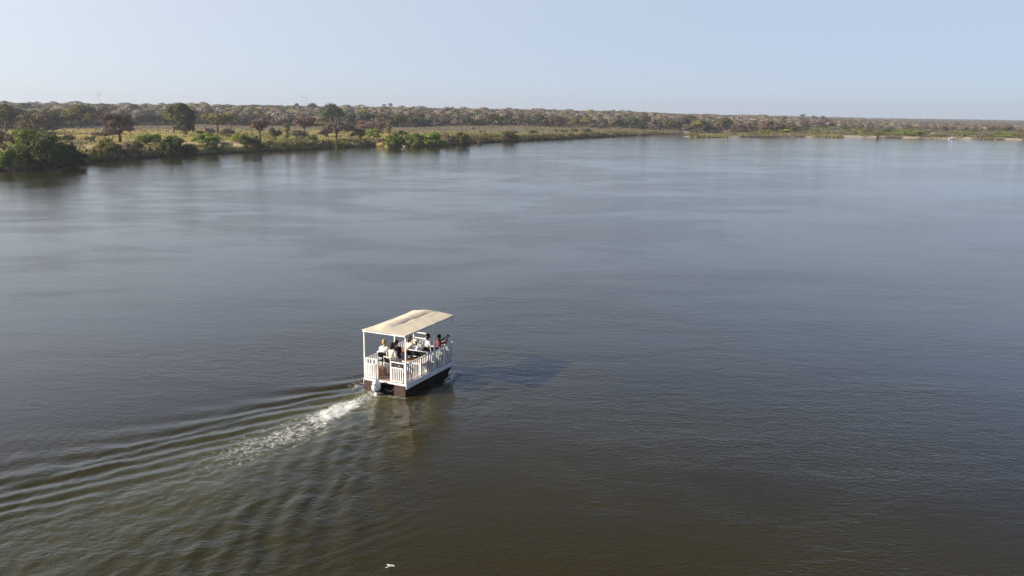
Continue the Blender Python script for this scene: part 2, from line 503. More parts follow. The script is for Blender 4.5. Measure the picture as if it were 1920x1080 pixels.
m, nt, b = mat_base('river_water')
P = nt.nodes.new('ShaderNodeNewGeometry').outputs['Position']
def stretched(sx, sy, rot=0):
    mp = nt.nodes.new('ShaderNodeMapping'); mp.inputs['Scale'].default_value = (sx, sy, 1); mp.inputs['Rotation'].default_value = (0, 0, rot)
    nt.links.new(P, mp.inputs[0]); return mp.outputs[0]
turbA, foamA, aerA = att('turb'), att('foam'), att('aer')
patch = noise(nt, stretched(.020, .034, .30), 1.0, 4, .58, 1.2)
patch2 = noise(nt, stretched(.09, .17, -.15), 1.0, 3, .58, .8)
windy = ramp(nt, math_n(nt, 'MULTIPLY_ADD', patch2, .6, patch), (.70, .92, .58, 1.30))
r1 = noise(nt, stretched(1.0, 1.6, .35), 4.2, 3, .6, .4)
r2 = noise(nt, stretched(1.0, 1.9, .2), .9, 3, .6, .6)
r3 = noise(nt, stretched(1.0, 3.0, .1), .10, 3, .5, .4)
r4 = noise(nt, P, 2.0, 4, .65, 1.2)
cen = lambda q: math_n(nt, 'SUBTRACT', q, .5)
r1, r2, r3, r4 = cen(r1), cen(r2), cen(r3), cen(r4)
h = math_n(nt, 'MULTIPLY', r1, .014)
h = math_n(nt, 'MULTIPLY_ADD', r2, .017, h)
h = math_n(nt, 'MULTIPLY', h, windy)
h = math_n(nt, 'MULTIPLY_ADD', math_n(nt, 'MULTIPLY', r3, windy), .035, h)
h = math_n(nt, 'MULTIPLY_ADD', math_n(nt, 'MULTIPLY', r4, turbA), .022, h)
fn = noise(nt, P, 3.4, 5, .66, 1.6)
fn2 = noise(nt, P, 1.6, 4, .6, 2.0)
ff = math_n(nt, 'ADD', foamA, math_n(nt, 'MULTIPLY_ADD', fn, 1.3, -.65))
lace = math_n(nt, 'SUBTRACT', .22, math_n(nt, 'MULTIPLY', math_n(nt, 'ABSOLUTE', math_n(nt, 'SUBTRACT', fn2, .5)), 4.5))
ff = math_n(nt, 'ADD', ff, math_n(nt, 'MAXIMUM', lace, -.30))
ff = math_n(nt, 'MULTIPLY', ramp(nt, ff, (.30, .98, 0, .92)), ramp(nt, foamA, (.02, .2, 0, 1)))
h = math_n(nt, 'MULTIPLY_ADD', ff, .015, h)
murk = mix_c(nt, ramp(nt, noise(nt, P, .04, 3, .5, .5), (.35, .65, 0, 1)), (.031, .0245, .004), (.039, .031, .0055))
wc = mix_c(nt, math_n(nt, 'MULTIPLY', turbA, .7), murk, (.038, .035, .009))
wc = mix_c(nt, math_n(nt, 'MULTIPLY', aerA, .75), wc, (.20, .20, .115))
wc = mix_c(nt, ff, wc, (.80, .79, .72))
nt.links.new(wc, b.inputs['Base Color'])
b.inputs['IOR'].default_value = 1.333
nt.links.new(math_n(nt, 'MULTIPLY_ADD', ff, .55, math_n(nt, 'MULTIPLY_ADD', windy, .014, .04)), b.inputs['Roughness'])
bn = N(nt, 'ShaderNodeBump'); bn.inputs['Distance'].default_value = 1.0; bn.inputs['Strength'].default_value = 1.0
nt.links.new(h, bn.inputs['Height']); nt.links.new(bn.outputs[0], b.inputs['Normal'])
water = link_mesh('water', np_mesh('water', np.stack([fx, fy, Z], 1), F, m, True, {'foam': foam, 'aer': aer, 'turb': turb}))
tag(water, kind='structure')

# ------------------------------------------------------------------ trees
def unit(v): return v / np.maximum(np.linalg.norm(v, axis=-1, keepdims=True), 1e-9)

def leaves(c, nrm, size, rg, aspect=.75):
    """rhombic leaf clusters"""
    n = len(c)
    r = unit(rg.normal(size=(n, 3)))
    u = unit(np.cross(nrm, r)); v = np.cross(nrm, u)
    s = np.asarray(size)[:, None] * .5
    a = np.asarray(aspect) if np.ndim(aspect) == 0 else np.asarray(aspect)[:, None]
    q = rg.uniform(.75, 1.25, (n, 4, 1))
    V = np.stack([c + u * s * q[:, 0], c + v * s * a * q[:, 1], c - u * s * q[:, 2], c - v * s * a * q[:, 3]], 1)
    return V.reshape(-1, 3), np.arange(n * 4).reshape(n, 4)

def clumps(kind, Wd, H, rg, dens=1.0):
    """centres and radii of the foliage clumps"""
    if kind == 'round':
        k = int(26 * dens); d = unit(rg.normal(size=(k, 3))); d[:, 2] = np.abs(d[:, 2]) * 1.1 - .35
        rr = rg.uniform(.35, .82, (k, 1)) ** .6
        c = d * rr * np.array([Wd * .42, Wd * .42, H * .40]) + [0, 0, H * .56]
        r = rg.uniform(.13, .24, k)[:, None] * np.array([Wd, Wd, H * .75])
    elif kind == 'umbrella':
        k = int(32 * dens); a = rg.uniform(0, 6.283, k); lv = rg.uniform(0, 1, k) ** .7; q = np.sqrt(rg.uniform(0, 1, k)) * (.14 + .29 * lv)
        c = np.stack([np.cos(a) * q * Wd, np.sin(a) * q * Wd, H * (.52 + .38 * lv) * (1 - .45 * q ** 2)], 1)
        r = np.stack([rg.uniform(.11, .19, k) * Wd] * 2 + [rg.uniform(.06, .11, k) * H], 1)
    elif kind == 'flat':      # wide bush with a flat layered top
        k = int(26 * dens); a = rg.uniform(0, 6.283, k); q = np.sqrt(rg.uniform(0, 1, k)) * .42
        c = np.stack([np.cos(a) * q * Wd, np.sin(a) * q * Wd, H * (.86 - .62 * rg.uniform(0, 1, k) ** 1.4) * (1 - .9 * q ** 2)], 1)
        r = np.stack([rg.uniform(.11, .20, k) * Wd] * 2 + [rg.uniform(.09, .16, k) * H], 1)
    elif kind == 'droop':
        k = int(34 * dens); a = rg.uniform(0, 6.283, k); lv = rg.uniform(0, 1, k); q = (.12 + .34 * np.sqrt(1 - (lv * .95) ** 2.2)) * rg.uniform(.5, 1.1, k)
        c = np.stack([np.cos(a) * q * Wd, np.sin(a) * q * Wd, H * (.13 + .76 * lv)], 1)
        r = np.stack([rg.uniform(.11, .2, k) * Wd] * 2 + [rg.uniform(.07, .12, k) * H], 1)
    elif kind == 'bush':
        k = int(22 * dens); a = rg.uniform(0, 6.283, k); q = np.sqrt(rg.uniform(0, 1, k)) * .40
        c = np.stack([np.cos(a) * q * Wd, np.sin(a) * q * Wd, H * (.16 + .62 * np.sqrt(np.maximum(1 - (q / .46) ** 2, 0)) * rg.uniform(.35, 1, k))], 1)
        r = np.stack([rg.uniform(.12, .20, k) * Wd] * 2 + [rg.uniform(.14, .22, k) * H], 1)
    else:  # tall column
        k = int(22 * dens); a = rg.uniform(0, 6.283, k); q = rg.uniform(0, .3, k)
        c = np.stack([np.cos(a) * q * Wd, np.sin(a) * q * Wd, H * rg.uniform(.15, .88, k)], 1)
        r = np.stack([rg.uniform(.16, .26, k) * Wd] * 2 + [rg.uniform(.08, .14, k) * H], 1)
    return c, r

def crown_arrays(kind, Wd, H, n, leaf, rg, twig=False, dens=1.0):
    c, r = clumps(kind, Wd, H, rg, dens)
    vol = (r[:, 0] * r[:, 1]) ** .8; pr = vol / vol.sum()
    w = rg.choice(len(c), n, p=pr)
    d = unit(rg.normal(size=(n, 3)))
    d[:, 2] = np.where(d[:, 2] < -.25, -d[:, 2] * .6, d[:, 2])
    rr = rg.uniform(0, 1, n) ** (.28 if not twig else .5)
    p = c[w] + d * r[w] * rr[:, None]
    p += rg.normal(size=(n, 3)) * leaf * .35
    p[:, 2] = np.maximum(p[:, 2], .05 * H * rg.uniform(0, 1, n))
    if twig:
        nrm = unit(d + rg.normal(size=(n, 3)) * .7 + [0, 0, .2])
        V, F = leaves(p, nrm, leaf * rg.uniform(.9, 2.0, n), rg, rg.uniform(.16, .42, n))
    else:
        nrm = unit(d + rg.normal(size=(n, 3)) * .55 + [0, 0, .25])
        V, F = leaves(p, nrm, leaf * rg.uniform(.6, 1.35, n), rg)
    ct = rg.uniform(0, 1, len(c))
    t = np.clip(ct[w] * .75 + rg.uniform(0, .25, n), 0, 1)
    return V, F, np.repeat(t, 4), c

def tubes_np(paths, n=5):
    Vs = []; Fs = []; b0 = 0
    for pts, rs in paths:
        pts = np.array(pts, float); k = len(pts)
        t = unit(np.gradient(pts, axis=0)); ref = np.array([1., 0.2, 0.1])
        u = unit(np.cross(t, ref)); w = np.cross(t, u)
        a = np.arange(n) * 2 * math.pi / n
        ring = pts[:, None] + (u[:, None] * np.cos(a)[None, :, None] + w[:, None] * np.sin(a)[None, :, None]) * np.array(rs)[:, None, None]
        Vs.append(ring.reshape(-1, 3))
        i = np.arange(k - 1)[:, None] * n; j = np.arange(n)[None]
        Fs.append((np.stack([i + j, i + (j + 1) % n, i + n + (j + 1) % n, i + n + j], -1).reshape(-1, 4)) + b0)
        b0 += k * n
    return np.concatenate(Vs), np.concatenate(Fs)

def trunk_arrays(kind, Wd, H, cl, rg, stems=1, lean=0.0):
    paths = []; r0 = max(.10, .028 * H + .012 * Wd)
    fork = {'umbrella': .42, 'droop': .28, 'round': .30, 'bush': .08, 'flat': .10, 'column': .5}.get(kind, .3) * H
    for s in range(stems):
        o = rg.normal(size=2) * Wd * .05 * (stems > 1)
        top = np.array([o[0] * 2 + lean * H, o[1] * 2, fork])
        base = np.array([o[0], o[1], -.4])
        mid = (base + top) / 2 + np.append(rg.normal(size=2) * .04 * H, 0)
        paths.append(([base, mid, top], [r0 * 1.25, r0, r0 * .8]))
        sel = cl[np.argsort(rg.uniform(size=len(cl)))[:int(7 / stems) + 2]]
        for c in sel:
            m1 = top * .45 + c * .55 + rg.normal(size=3) * .05 * Wd; m1[2] = max(m1[2] - .04 * H, fork)
            paths.append(([top - [0, 0, .1], (top + m1) / 2 + [0, 0, .03 * H], m1, c], [r0 * .62, r0 * .42, r0 * .28, r0 * .10]))
    return tubes_np(paths)

def make_tree(name, label, cat, kind, mat, x, y, Wd, H, n=2600, leaf=None, twig=False, stems=1, group=None, seed=0, dark=False, lean=0.0, dens=1.0, z=None):
    rg = np.random.default_rng(seed)
    if z is None: z = gz(x, y)
    o = empty(name, (x, y, z - .05), rg.uniform(0, 6.28))
    tag(o, label, cat, group)
    if leaf is None: leaf = max(.22, min(.9, math.sqrt(Wd * H) * .075))
    if kind in ('bush', 'flat'): n = int(n * 1.35)
    V, F, t, cl = crown_arrays(kind, Wd, H, n, leaf, rg, twig, dens)
    link_mesh('crown', np_mesh('crown', V, F, M_LEAF[mat], False, {'tint': t}), o)
    V, F = trunk_arrays(kind, Wd, H, cl, rg, stems, lean)
    link_mesh('trunk', np_mesh('trunk', V, F, M_BARKD if dark else M_BARK, True), o)
    return o

# each: name, label, category, shape, colour, centre px, base py, top py, width px, extra
T = [
 ('broad_bush', 'huge dark green bush overhanging the water at the near end of the bank', 'bush', 'bush', 'dark', 86, 309, 237, 118, dict(n=15000, leaf=.42, dens=2.2)),
 ('broad_bush', 'low dark bush filling the waterline right of the huge dark bush', 'bush', 'bush', 'dark', 142, 307, 272, 44, dict(n=3500, leaf=.36)),
 ('broad_bush', 'light green bush at the foot of the huge dark bush, on its left', 'bush', 'bush', 'bright', 14, 309, 268, 50, dict(n=4200, leaf=.36)),
 ('broad_bush', 'bright green top of a bush rising behind the huge dark bush', 'bush', 'bush', 'bright', 58, 286, 234, 70, dict(n=5000, leaf=.40)),
 ('dry_shrub', 'brown dry shrub behind the light green bush at the near end of the bank', 'bush', 'bush', 'brown', 10, 282, 238, 42, dict(n=3000, twig=True)),
 ('leafy_tree', 'dark olive round tree nearest the left end of the wood', 'tree', 'round', 'olive', 12, 248, 192, 52, dict(n=5000)),
 ('thorn_tree', 'low spreading brown tree right of the dark olive round tree', 'tree', 'droop', 'brown', 66, 250, 211, 66, dict(n=4500)),
 ('leafy_tree', 'tall humped olive tree rising behind the straw field', 'tree', 'round', 'olive', 150, 239, 191, 66, dict(n=5000)),
 ('leafy_bush', 'pale green rounded bush under the tall humped olive tree', 'bush', 'bush', 'teal', 139, 240, 221, 30, dict(n=1800)),
 ('leafy_tree', 'yellowish olive tree between the humped olive tree and the drooping red tree', 'tree', 'round', 'yellow', 173, 240, 208, 30, dict(n=2200)),
 ('thorn_tree', 'large reddish brown drooping tree in front of the straw field', 'tree', 'droop', 'red', 225, 266, 211, 72, dict(n=7000, dark=True, twig=True, leaf=.5)),
 ('leafy_bush', 'small green bush just beyond the huge dark bush', 'bush', 'bush', 'dark', 130, 267, 250, 28, dict(n=1500)),
 ('leafy_bush', 'small dark bush alone on the sandy clearing', 'bush', 'flat', 'dark', 169, 267, 253, 22, dict(n=1000)),
 ('leafy_bush', 'olive bush on the bank below the drooping red tree', 'bush', 'bush', 'olive', 204, 288, 259, 46, dict(n=3600)),
 ('leafy_bush', 'green crown of a shrub at the foot of the drooping red tree', 'bush', 'flat', 'bright', 198, 281, 257, 30, dict(n=1500)),
 ('dry_shrub', 'beige dry shrub right of the olive bush on the bank', 'bush', 'bush', 'pale', 236, 285, 263, 22, dict(n=1200)),
 ('leafy_bush', 'olive shrub between the beige dry shrub and the bright spreading bush', 'bush', 'bush', 'olive', 257, 284, 259, 24, dict(n=1500)),
 ('thorn_bush', 'bright green flat bush right of the drooping red tree', 'bush', 'flat', 'bright', 280, 275, 250, 48, dict(n=3600)),
 ('leafy_bush', 'dark green bush on the bank below the tall two-toned tree', 'bush', 'bush', 'dark', 323, 284, 251, 44, dict(n=3600)),
 ('leafy_bush', 'yellow green top of a bush just below the tall two-toned tree', 'bush', 'bush', 'bright', 326, 274, 250, 38, dict(n=1800)),
 ('leafy_bush', 'low dark bush at the right shoulder of the dark green bank bush', 'bush', 'bush', 'dark', 354, 284, 263, 32, dict(n=2000)),
 ('thorn_bush', 'bright green spreading bush in front of the umbrella tree', 'bush', 'flat', 'bright', 388, 276, 250, 56, dict(n=4200)),
 ('leafy_tree', 'right half of the tall two-toned meadow tree, its shade put into dark leaves', 'tree', 'column', 'dark', 349, 253, 192, 44, dict(n=8000, dens=1.6)),  # shadow side of one tree, its shade painted as a darker leaf colour
 ('leafy_tree', 'left half of the tall two-toned meadow tree, its sunlight put into pale olive leaves', 'tree', 'round', 'olive', 325, 249, 195, 38, dict(n=4500)),  # sunlit side of the same tree, painted as a paler leaf colour
 ('dry_shrub', 'small brown sapling in front of the tall two-toned meadow tree', 'bush', 'round', 'brown', 345, 257, 232, 18, dict(n=900, twig=True)),
 ('leafy_bush', 'tiny dark bush between the tall two-toned meadow tree and the umbrella tree', 'bush', 'bush', 'dark', 376, 253, 242, 13, dict(n=600)),
 ('umbrella_tree', 'olive flat-topped umbrella tree on the meadow', 'tree', 'umbrella', 'olive', 409, 250, 211, 64, dict(n=5200, dark=True, dens=1.3)),
 ('leafy_tree', 'yellow green tree peeking out behind the umbrella tree', 'tree', 'round', 'yellow', 434, 243, 207, 34, dict(n=2400)),
 ('dry_shrub', 'dark brown scrub under the right edge of the umbrella tree', 'bush', 'bush', 'brown', 425, 256, 238, 30, dict(n=1500, twig=True)),
 ('dry_shrub', 'pale brown scrub under the left edge of the umbrella tree', 'bush', 'bush', 'grey', 392, 253, 236, 24, dict(n=1200, twig=True)),
 ('leafy_bush', 'mid green bush left of the brown bank bush', 'bush', 'bush', 'bright', 452, 270, 243, 32, dict(n=2200)),
 ('leafy_bush', 'green bush reaching down to the reeds beside the brown bank bush', 'bush', 'bush', 'dark', 463, 276, 248, 26, dict(n=2000)),
 ('dry_shrub', 'round brown bush on the bank in front of the bare red tree', 'bush', 'bush', 'brown', 478, 275, 250, 24, dict(n=1600, twig=True)),
 ('bare_tree', 'thin bare tree with a sparse reddish crown', 'tree', 'umbrella', 'red', 488, 266, 221, 42, dict(n=1500, twig=True, dark=True)),
 ('leafy_bush', 'olive green bush between the two reddish trees', 'bush', 'bush', 'olive', 515, 263, 237, 28, dict(n=2000)),
 ('leafy_bush', 'slim yellow green shrub left of the reddish umbrella tree', 'bush', 'column', 'yellow', 538, 262, 229, 17, dict(n=1300)),
 ('dry_shrub', 'grey olive thicket under the reddish umbrella tree', 'bush', 'bush', 'teal', 560, 260, 241, 38, dict(n=1800, twig=True)),
 ('umbrella_tree', 'reddish brown umbrella tree with a leaning dark trunk', 'tree', 'umbrella', 'red', 572, 257, 217, 52, dict(n=4800, dark=True, lean=-.12, dens=1.3, twig=True, leaf=.6)),
 ('leafy_bush', 'small bright green bush at the foot of the reddish umbrella tree', 'bush', 'flat', 'bright', 586, 267, 252, 25, dict(n=1400)),
 ('bare_tree', 'bare brown thorn tree with a crooked trunk beside the sandy track', 'tree', 'round', 'grey', 634, 261, 224, 66, dict(n=2600, twig=True, dark=True, lean=.08)),
 ('dry_shrub', 'dark grey scrub left of the crooked bare thorn tree', 'bush', 'bush', 'brown', 611, 257, 238, 32, dict(n=1500, twig=True)),
 ('leafy_tree', 'big round grey olive tree standing above the treeline', 'tree', 'round', 'teal', 623, 240, 190, 46, dict(n=5000, dark=True, dens=1.2)),
 ('leafy_tree', 'pale olive tree under the big round grey olive tree', 'tree', 'round', 'yellow', 604, 246, 215, 30, dict(n=1800)),
 ('leafy_bush', 'olive shrub behind the thorn tree and left of the red domed tree', 'bush', 'bush', 'olive', 674, 262, 236, 32, dict(n=2000)),
 ('thorn_tree', 'red brown domed tree behind the bright green waterside bushes', 'tree', 'droop', 'red', 697, 249, 223, 56, dict(n=4500, twig=True, leaf=.6)),
 ('leafy_tree', 'small dark olive tree at the right edge of the red domed tree', 'tree', 'column', 'olive', 729, 252, 224, 17, dict(n=1500)),
 ('leafy_bush', 'green bush in front of the red domed tree', 'bush', 'flat', 'bright', 700, 264, 241, 34, dict(n=2200)),
 ('broad_bush', 'big bright green bush hanging over the waterline', 'bush', 'bush', 'bright', 737, 272.5, 246, 42, dict(n=4600)),
 ('leafy_bush', 'small dark green shrub on the meadow behind the big waterside bush', 'bush', 'bush', 'dark', 754, 257, 242, 22, dict(n=1100)),
 ('broad_bush', 'left one of two flat green bushes right of the bleached log', 'bush', 'flat', 'bright', 778, 271, 248, 40, dict(n=3400)),
 ('broad_bush', 'right one of two flat green bushes right of the bleached log', 'bush', 'flat', 'bright', 813, 270, 245, 50, dict(n=4200)),
 ('dry_shrub', 'purplish brown scrub at the right end of the flat green bushes', 'bush', 'bush', 'brown', 843, 268, 248, 26, dict(n=1500, twig=True)),
 ('leafy_bush', 'olive bush with tangled stems last in the waterside thicket', 'bush', 'flat', 'olive', 866, 268, 247, 34, dict(n=2400)),
 ('leafy_bush', 'tiny green shrub on the bank right of the waterside thicket', 'bush', 'bush', 'olive', 898, 265, 256, 11, dict(n=500)),
 ('leafy_bush', 'grey olive bush with a twisted stem on the bare bank', 'bush', 'flat', 'olive', 957, 259, 243, 32, dict(n=2200)),
 ('leafy_bush', 'dark green round bush alone on the meadow', 'bush', 'bush', 'dark', 1000, 253, 242.5, 20, dict(n=1100)),
 ('leafy_bush', 'narrow dark shrub left of the pale olive meadow bush', 'bush', 'bush', 'dark', 1042.5, 249, 241, 7, dict(n=350)),
 ('leafy_bush', 'pale olive meadow bush between two dark ones', 'bush', 'bush', 'olive', 1057, 251, 240, 20, dict(n=1000)),
 ('leafy_bush', 'small green bush left of the darkest meadow bush', 'bush', 'bush', 'dark', 1077, 248, 239.5, 16, dict(n=700)),
 ('leafy_bush', 'darkest wide bush near the far end of the left bank', 'bush', 'bush', 'dark', 1099, 249.5, 239, 24, dict(n=1300)),
 ('leafy_bush', 'pale green flat bush at the edge of the wood behind the inlet', 'bush', 'flat', 'bright', 1249, 241.5, 236.5, 20, dict(n=500)),
 ('leafy_bush', 'yellow green reed bush at the tip of the far right bank', 'bush', 'bush', 'yellow', 1296, 256.5, 246, 24, dict(n=900)),
 ('leafy_bush', 'tall green yellow bush first along the far right bank', 'bush', 'bush', 'bright', 1437, 256.5, 240, 30, dict(n=1500)),
 ('leafy_bush', 'flat green thicket behind the reeds of the far right bank', 'bush', 'bush', 'bright', 1478, 249, 239, 56, dict(n=1800)),
 ('leafy_bush', 'low green thicket left of the first white sand patch', 'bush', 'bush', 'bright', 1535, 247, 240.5, 30, dict(n=900)),
 ('leafy_bush', 'light green bush touching the first white sand patch', 'bush', 'bush', 'bright', 1552, 253, 244, 22, dict(n=900)),
 ('leafy_bush', 'dark shrub against the wood above the first white sand patch', 'bush', 'bush', 'dark', 1586, 246, 236, 18, dict(n=700)),
 ('leafy_bush', 'green mound bush between the first two sand patches', 'bush', 'bush', 'olive', 1604, 250, 239, 30, dict(n=1100)),
 ('leafy_bush', 'dark green bush behind the second sand patch', 'bush', 'bush', 'dark', 1628, 252, 240.5, 24, dict(n=900)),
 ('leafy_bush', 'olive bush coming down to the water left of the widest sand patch', 'bush', 'bush', 'olive', 1645, 257, 245, 20, dict(n=900)),
 ('leafy_bush', 'dark bush directly above the widest sand patch', 'bush', 'bush', 'dark', 1660, 252, 240, 22, dict(n=900)),
 ('leafy_bush', 'light green dome bush right of the widest sand patch', 'bush', 'bush', 'bright', 1680, 253.5, 244.5, 22, dict(n=900)),
 ('leafy_bush', 'long green dome of bushes sloping to the water on the far right bank', 'bush', 'bush', 'bright', 1714, 256, 242.5, 52, dict(n=2200)),
 ('slim_tree', 'slim dark green tree sticking up above the far right scrub', 'tree', 'column', 'dark', 1724.5, 244, 229.5, 8, dict(n=500)),
 ('leafy_bush', 'small rounded bush at the water left of the moored white boat', 'bush', 'bush', 'olive', 1767, 259.5, 253.5, 15, dict(n=500)),
 ('leafy_bush', 'green bush behind the grassy bank right of the moored white boat', 'bush', 'bush', 'bright', 1810, 255, 246, 20, dict(n=700)),
 ('leafy_bush', 'dark green clump in the scrub high above the far right sandbank', 'bush', 'bush', 'dark', 1844, 243.5, 237, 24, dict(n=600)),
 ('leafy_bush', 'light green broad bush above the last sandbank', 'bush', 'bush', 'bright', 1867, 257, 244.5, 32, dict(n=1300)),
 ('leafy_bush', 'bright green bush second from the right edge above the last sandbank', 'bush', 'bush', 'bright', 1893, 258, 247, 28, dict(n=1100)),
 ('leafy_bush', 'olive bush cut by the right edge of the view', 'bush', 'bush', 'olive', 1917, 260, 245, 22, dict(n=900)),
]
for i, (nm, lab, cat, kind, mat, px, by, ty, wpx, ex) in enumerate(T):
    p = at(px, by)
    dist = math.hypot(p[0], p[1])
    dep = p[1] * cp - (p[2] - CH) * sp
    Wm = wpx / FPX * dep
    # height from the two pixels
    rt = ray(px, ty); tt = p[1] / rt[1]; Hm = CH + rt[2] * tt - p[2]
    make_tree(nm, lab, cat, kind, mat, p[0], p[1], Wm, max(Hm, 1.0), seed=100 + i, **{'stems': 3 if kind == 'bush' else 1, **ex})

# skyline trees that stand out, much further off
for i, (px, ty, wpx, dist, mat, kind, lab) in enumerate([
    (586, 190, 22, 900, 'teal', 'round', 'dark grey green tree on the skyline left of the big round olive tree'),
    (556, 192, 10, 1050, 'teal', 'round', 'small round tree on the skyline left of the faint masts'),
    (732, 192, 9, 1900, 'teal', 'umbrella', 'tiny flat-topped tree poking above the skyline over the waterside bushes'),
    (720, 194, 8, 1900, 'teal', 'umbrella', 'smaller hazy tree beside the tiny flat-topped skyline tree'),
    (843, 198, 34, 700, 'brown', 'round', 'broad domed brown tree on the skyline over the meadow'),
    (1505, 213, 10, 1500, 'teal', 'umbrella', 'lone grey flat-topped tree on the skyline over the far right bank'),
    (1525, 216, 12, 1400, 'teal', 'round', 'dark round tree right of the lone grey flat-topped skyline tree'),
    (190, 191, 18, 800, 'brown', 'round', 'dark grey round tree on the skyline below the left masts')]):
    r = ray(px, ty); x, y = r[0] / r[1] * dist, dist
    z = gz(x, y); Ht = CH + r[2] / r[1] * dist - z
    dep = dist * cp
    make_tree('skyline_tree', lab, 'tree', kind, mat, x, y, wpx / FPX * dep * 1.05, max(Ht, 5), n=1600, seed=300 + i, leaf=1.1)

# the front of the wood: separate trees, copies of a few kinds
def front_py(px):           # photo row where the wood meets the meadow
    return np.interp(px, [-60, 0, 110, 200, 330, 480, 600, 720, 860, 1000, 1200, 1330, 1500, 1640, 1800, 2000],
                     [246, 244, 239, 238, 237, 238, 240, 241, 239.5, 238.5, 239.8, 240.2, 240.5, 241, 242.5, 244])
protos = []
for k, (kind, mat, Wd, H, tw) in enumerate([('round', 'grey', 10, 8.5, True), ('round', 'brown', 9, 8, True), ('droop', 'grey', 11, 7.5, True), ('round', 'grey', 8, 9.5, True), ('umbrella', 'brown', 11, 8, True), ('round', 'pale', 9, 8.5, True),
                                            ('round', 'olive', 9, 8, False), ('round', 'teal', 10, 9, False), ('umbrella', 'olive', 10, 7.5, False), ('droop', 'red', 9, 7, True), ('bush', 'grey', 8, 4.5, True), ('bush', 'teal', 7, 4, False)]):
    rg = np.random.default_rng(500 + k)
    V, F, t, cl = crown_arrays(kind, Wd, H, 2300, .62 if tw else .66, rg, tw)
    cm = np_mesh('crown', V, F, M_LEAF[mat], False, {'tint': t})
    V, F = trunk_arrays(kind, Wd, H, cl, rg, 1)
    protos.append((cm, np_mesh('trunk', V, F, M_BARK, True), mat, kind, Wd, H))
LABELS = {'grey': ('greyish brown leafless tree in the front of the wood behind the meadow', 'bare_tree'),
          'brown': ('brown leafed tree in the front of the wood behind the meadow', 'woodland_tree'),
          'pale': ('pale straw coloured tree in the front of the wood behind the meadow', 'woodland_tree'),
          'olive': ('olive green tree in the front of the wood behind the meadow', 'woodland_tree'),
          'teal': ('grey green tree in the front of the wood behind the meadow', 'woodland_tree'),
          'red': ('reddish brown drooping tree in the front of the wood behind the meadow', 'woodland_tree')}
placed = []
rg = np.random.default_rng(77)
px = -70.0
while px < 1990:
    for row in range(2):
        q = px + rg.uniform(-5, 5)
        py = front_py(q) - .6 - row * rg.uniform(1.0, 2.0)
        p = spot(q, py, 1.5)
        dmax = 640 if q < 1500 else 800
        dd = math.hypot(*p)
        if dd > dmax: p = p * (dmax + rg.uniform(-25, 25)) / dd
        if all((p[0] - a) ** 2 + (p[1] - c_) ** 2 > 30 for a, c_ in placed): placed.append((p[0], p[1]))
    px += rg.uniform(15, 21)
gen = []
for x, y in placed:
    k = rg.choice(12, p=[.13, .11, .10, .08, .07, .04, .09, .09, .05, .04, .12, .08])
    cm, tm, mat, kind, Wd, H = protos[k]
    s = rg.uniform(.8, 1.3) * (.62 if x / y > .36 else 1.0)
    lab, nm = LABELS[mat]
    if kind == 'bush': lab = lab.replace('tree in', 'bush in'); nm = 'woodland_bush'
    o = empty(nm, (x, y, gz(x, y) - .1), rg.uniform(0, 6.28)); o.scale = (s * rg.uniform(.9, 1.2), s * rg.uniform(.9, 1.2), s)
    tag(o, lab, 'bush' if kind == 'bush' else 'tree', mat + (' bushes' if kind == 'bush' else ' trees') + ' at the edge of the wood')
    gen.append((x / y, mat, kind, o))
    for me, n_ in ((cm, 'crown'), (tm, 'trunk')):
        c_ = bpy.data.objects.new(n_, me); c_.parent = o; COL.objects.link(c_)

LM = [(0, 'left of the humped olive tree'), (120, 'behind the humped olive tree'), (200, 'behind the drooping red tree'), (262, 'behind the bright flat bush'), (305, 'behind the tall two-toned tree'), (372, 'behind the olive umbrella tree'),
      (440, 'behind the mid green bank bush'), (475, 'behind the thin bare red tree'), (515, 'left of the reddish umbrella tree'), (550, 'behind the reddish umbrella tree'), (600, 'behind the crooked bare tree'), (668, 'behind the red domed tree'),
      (732, 'above the big waterside bush'), (775, 'above the flat green bushes'), (850, 'above the two dark cows'), (925, 'above the twisted bank bush'), (978, 'above the lone round meadow bush'), (1030, 'above the row of meadow bushes'),
      (1118, 'above the bare meadow end'), (1180, 'above the narrowing left bank'), (1240, 'above the inlet'), (1310, 'above the reedy right bank tip'), (1420, 'above the first right bank bush'), (1500, 'above the low green thicket'),
      (1560, 'above the first sand patch'), (1630, 'above the widest sand patch'), (1700, 'around the slim green tree'), (1760, 'above the moored white boat'), (1830, 'above the last sandbank'), (1895, 'at the right view edge')]
ADJ = {'grey': 'greyish brown leafless', 'brown': 'brown leafed', 'pale': 'pale straw coloured', 'olive': 'olive green', 'teal': 'grey green', 'red': 'reddish drooping'}
ORD = ['first', 'second', 'third', 'fourth', 'fifth', 'sixth', 'seventh', 'eighth', 'ninth', 'tenth']
buckets = {}
for az_, mt, kd, o in gen:
    q = az_ * FPX * cp + 960
    ph_ = [t_ for a_, t_ in LM if a_ <= q] or [LM[0][1]]
    buckets.setdefault((ADJ[mt] + (' bush' if kd == 'bush' else ' tree'), ph_[-1]), []).append((az_, o))
for (nn, ph_), lst in buckets.items():
    lst.sort(key=lambda t_: t_[0])
    for i_, (_, o) in enumerate(lst):
        o['label'] = nn + ' at wood edge ' + ph_ + ('' if len(lst) == 1 else ', ' + ORD[min(i_, 9)] + ' from left')

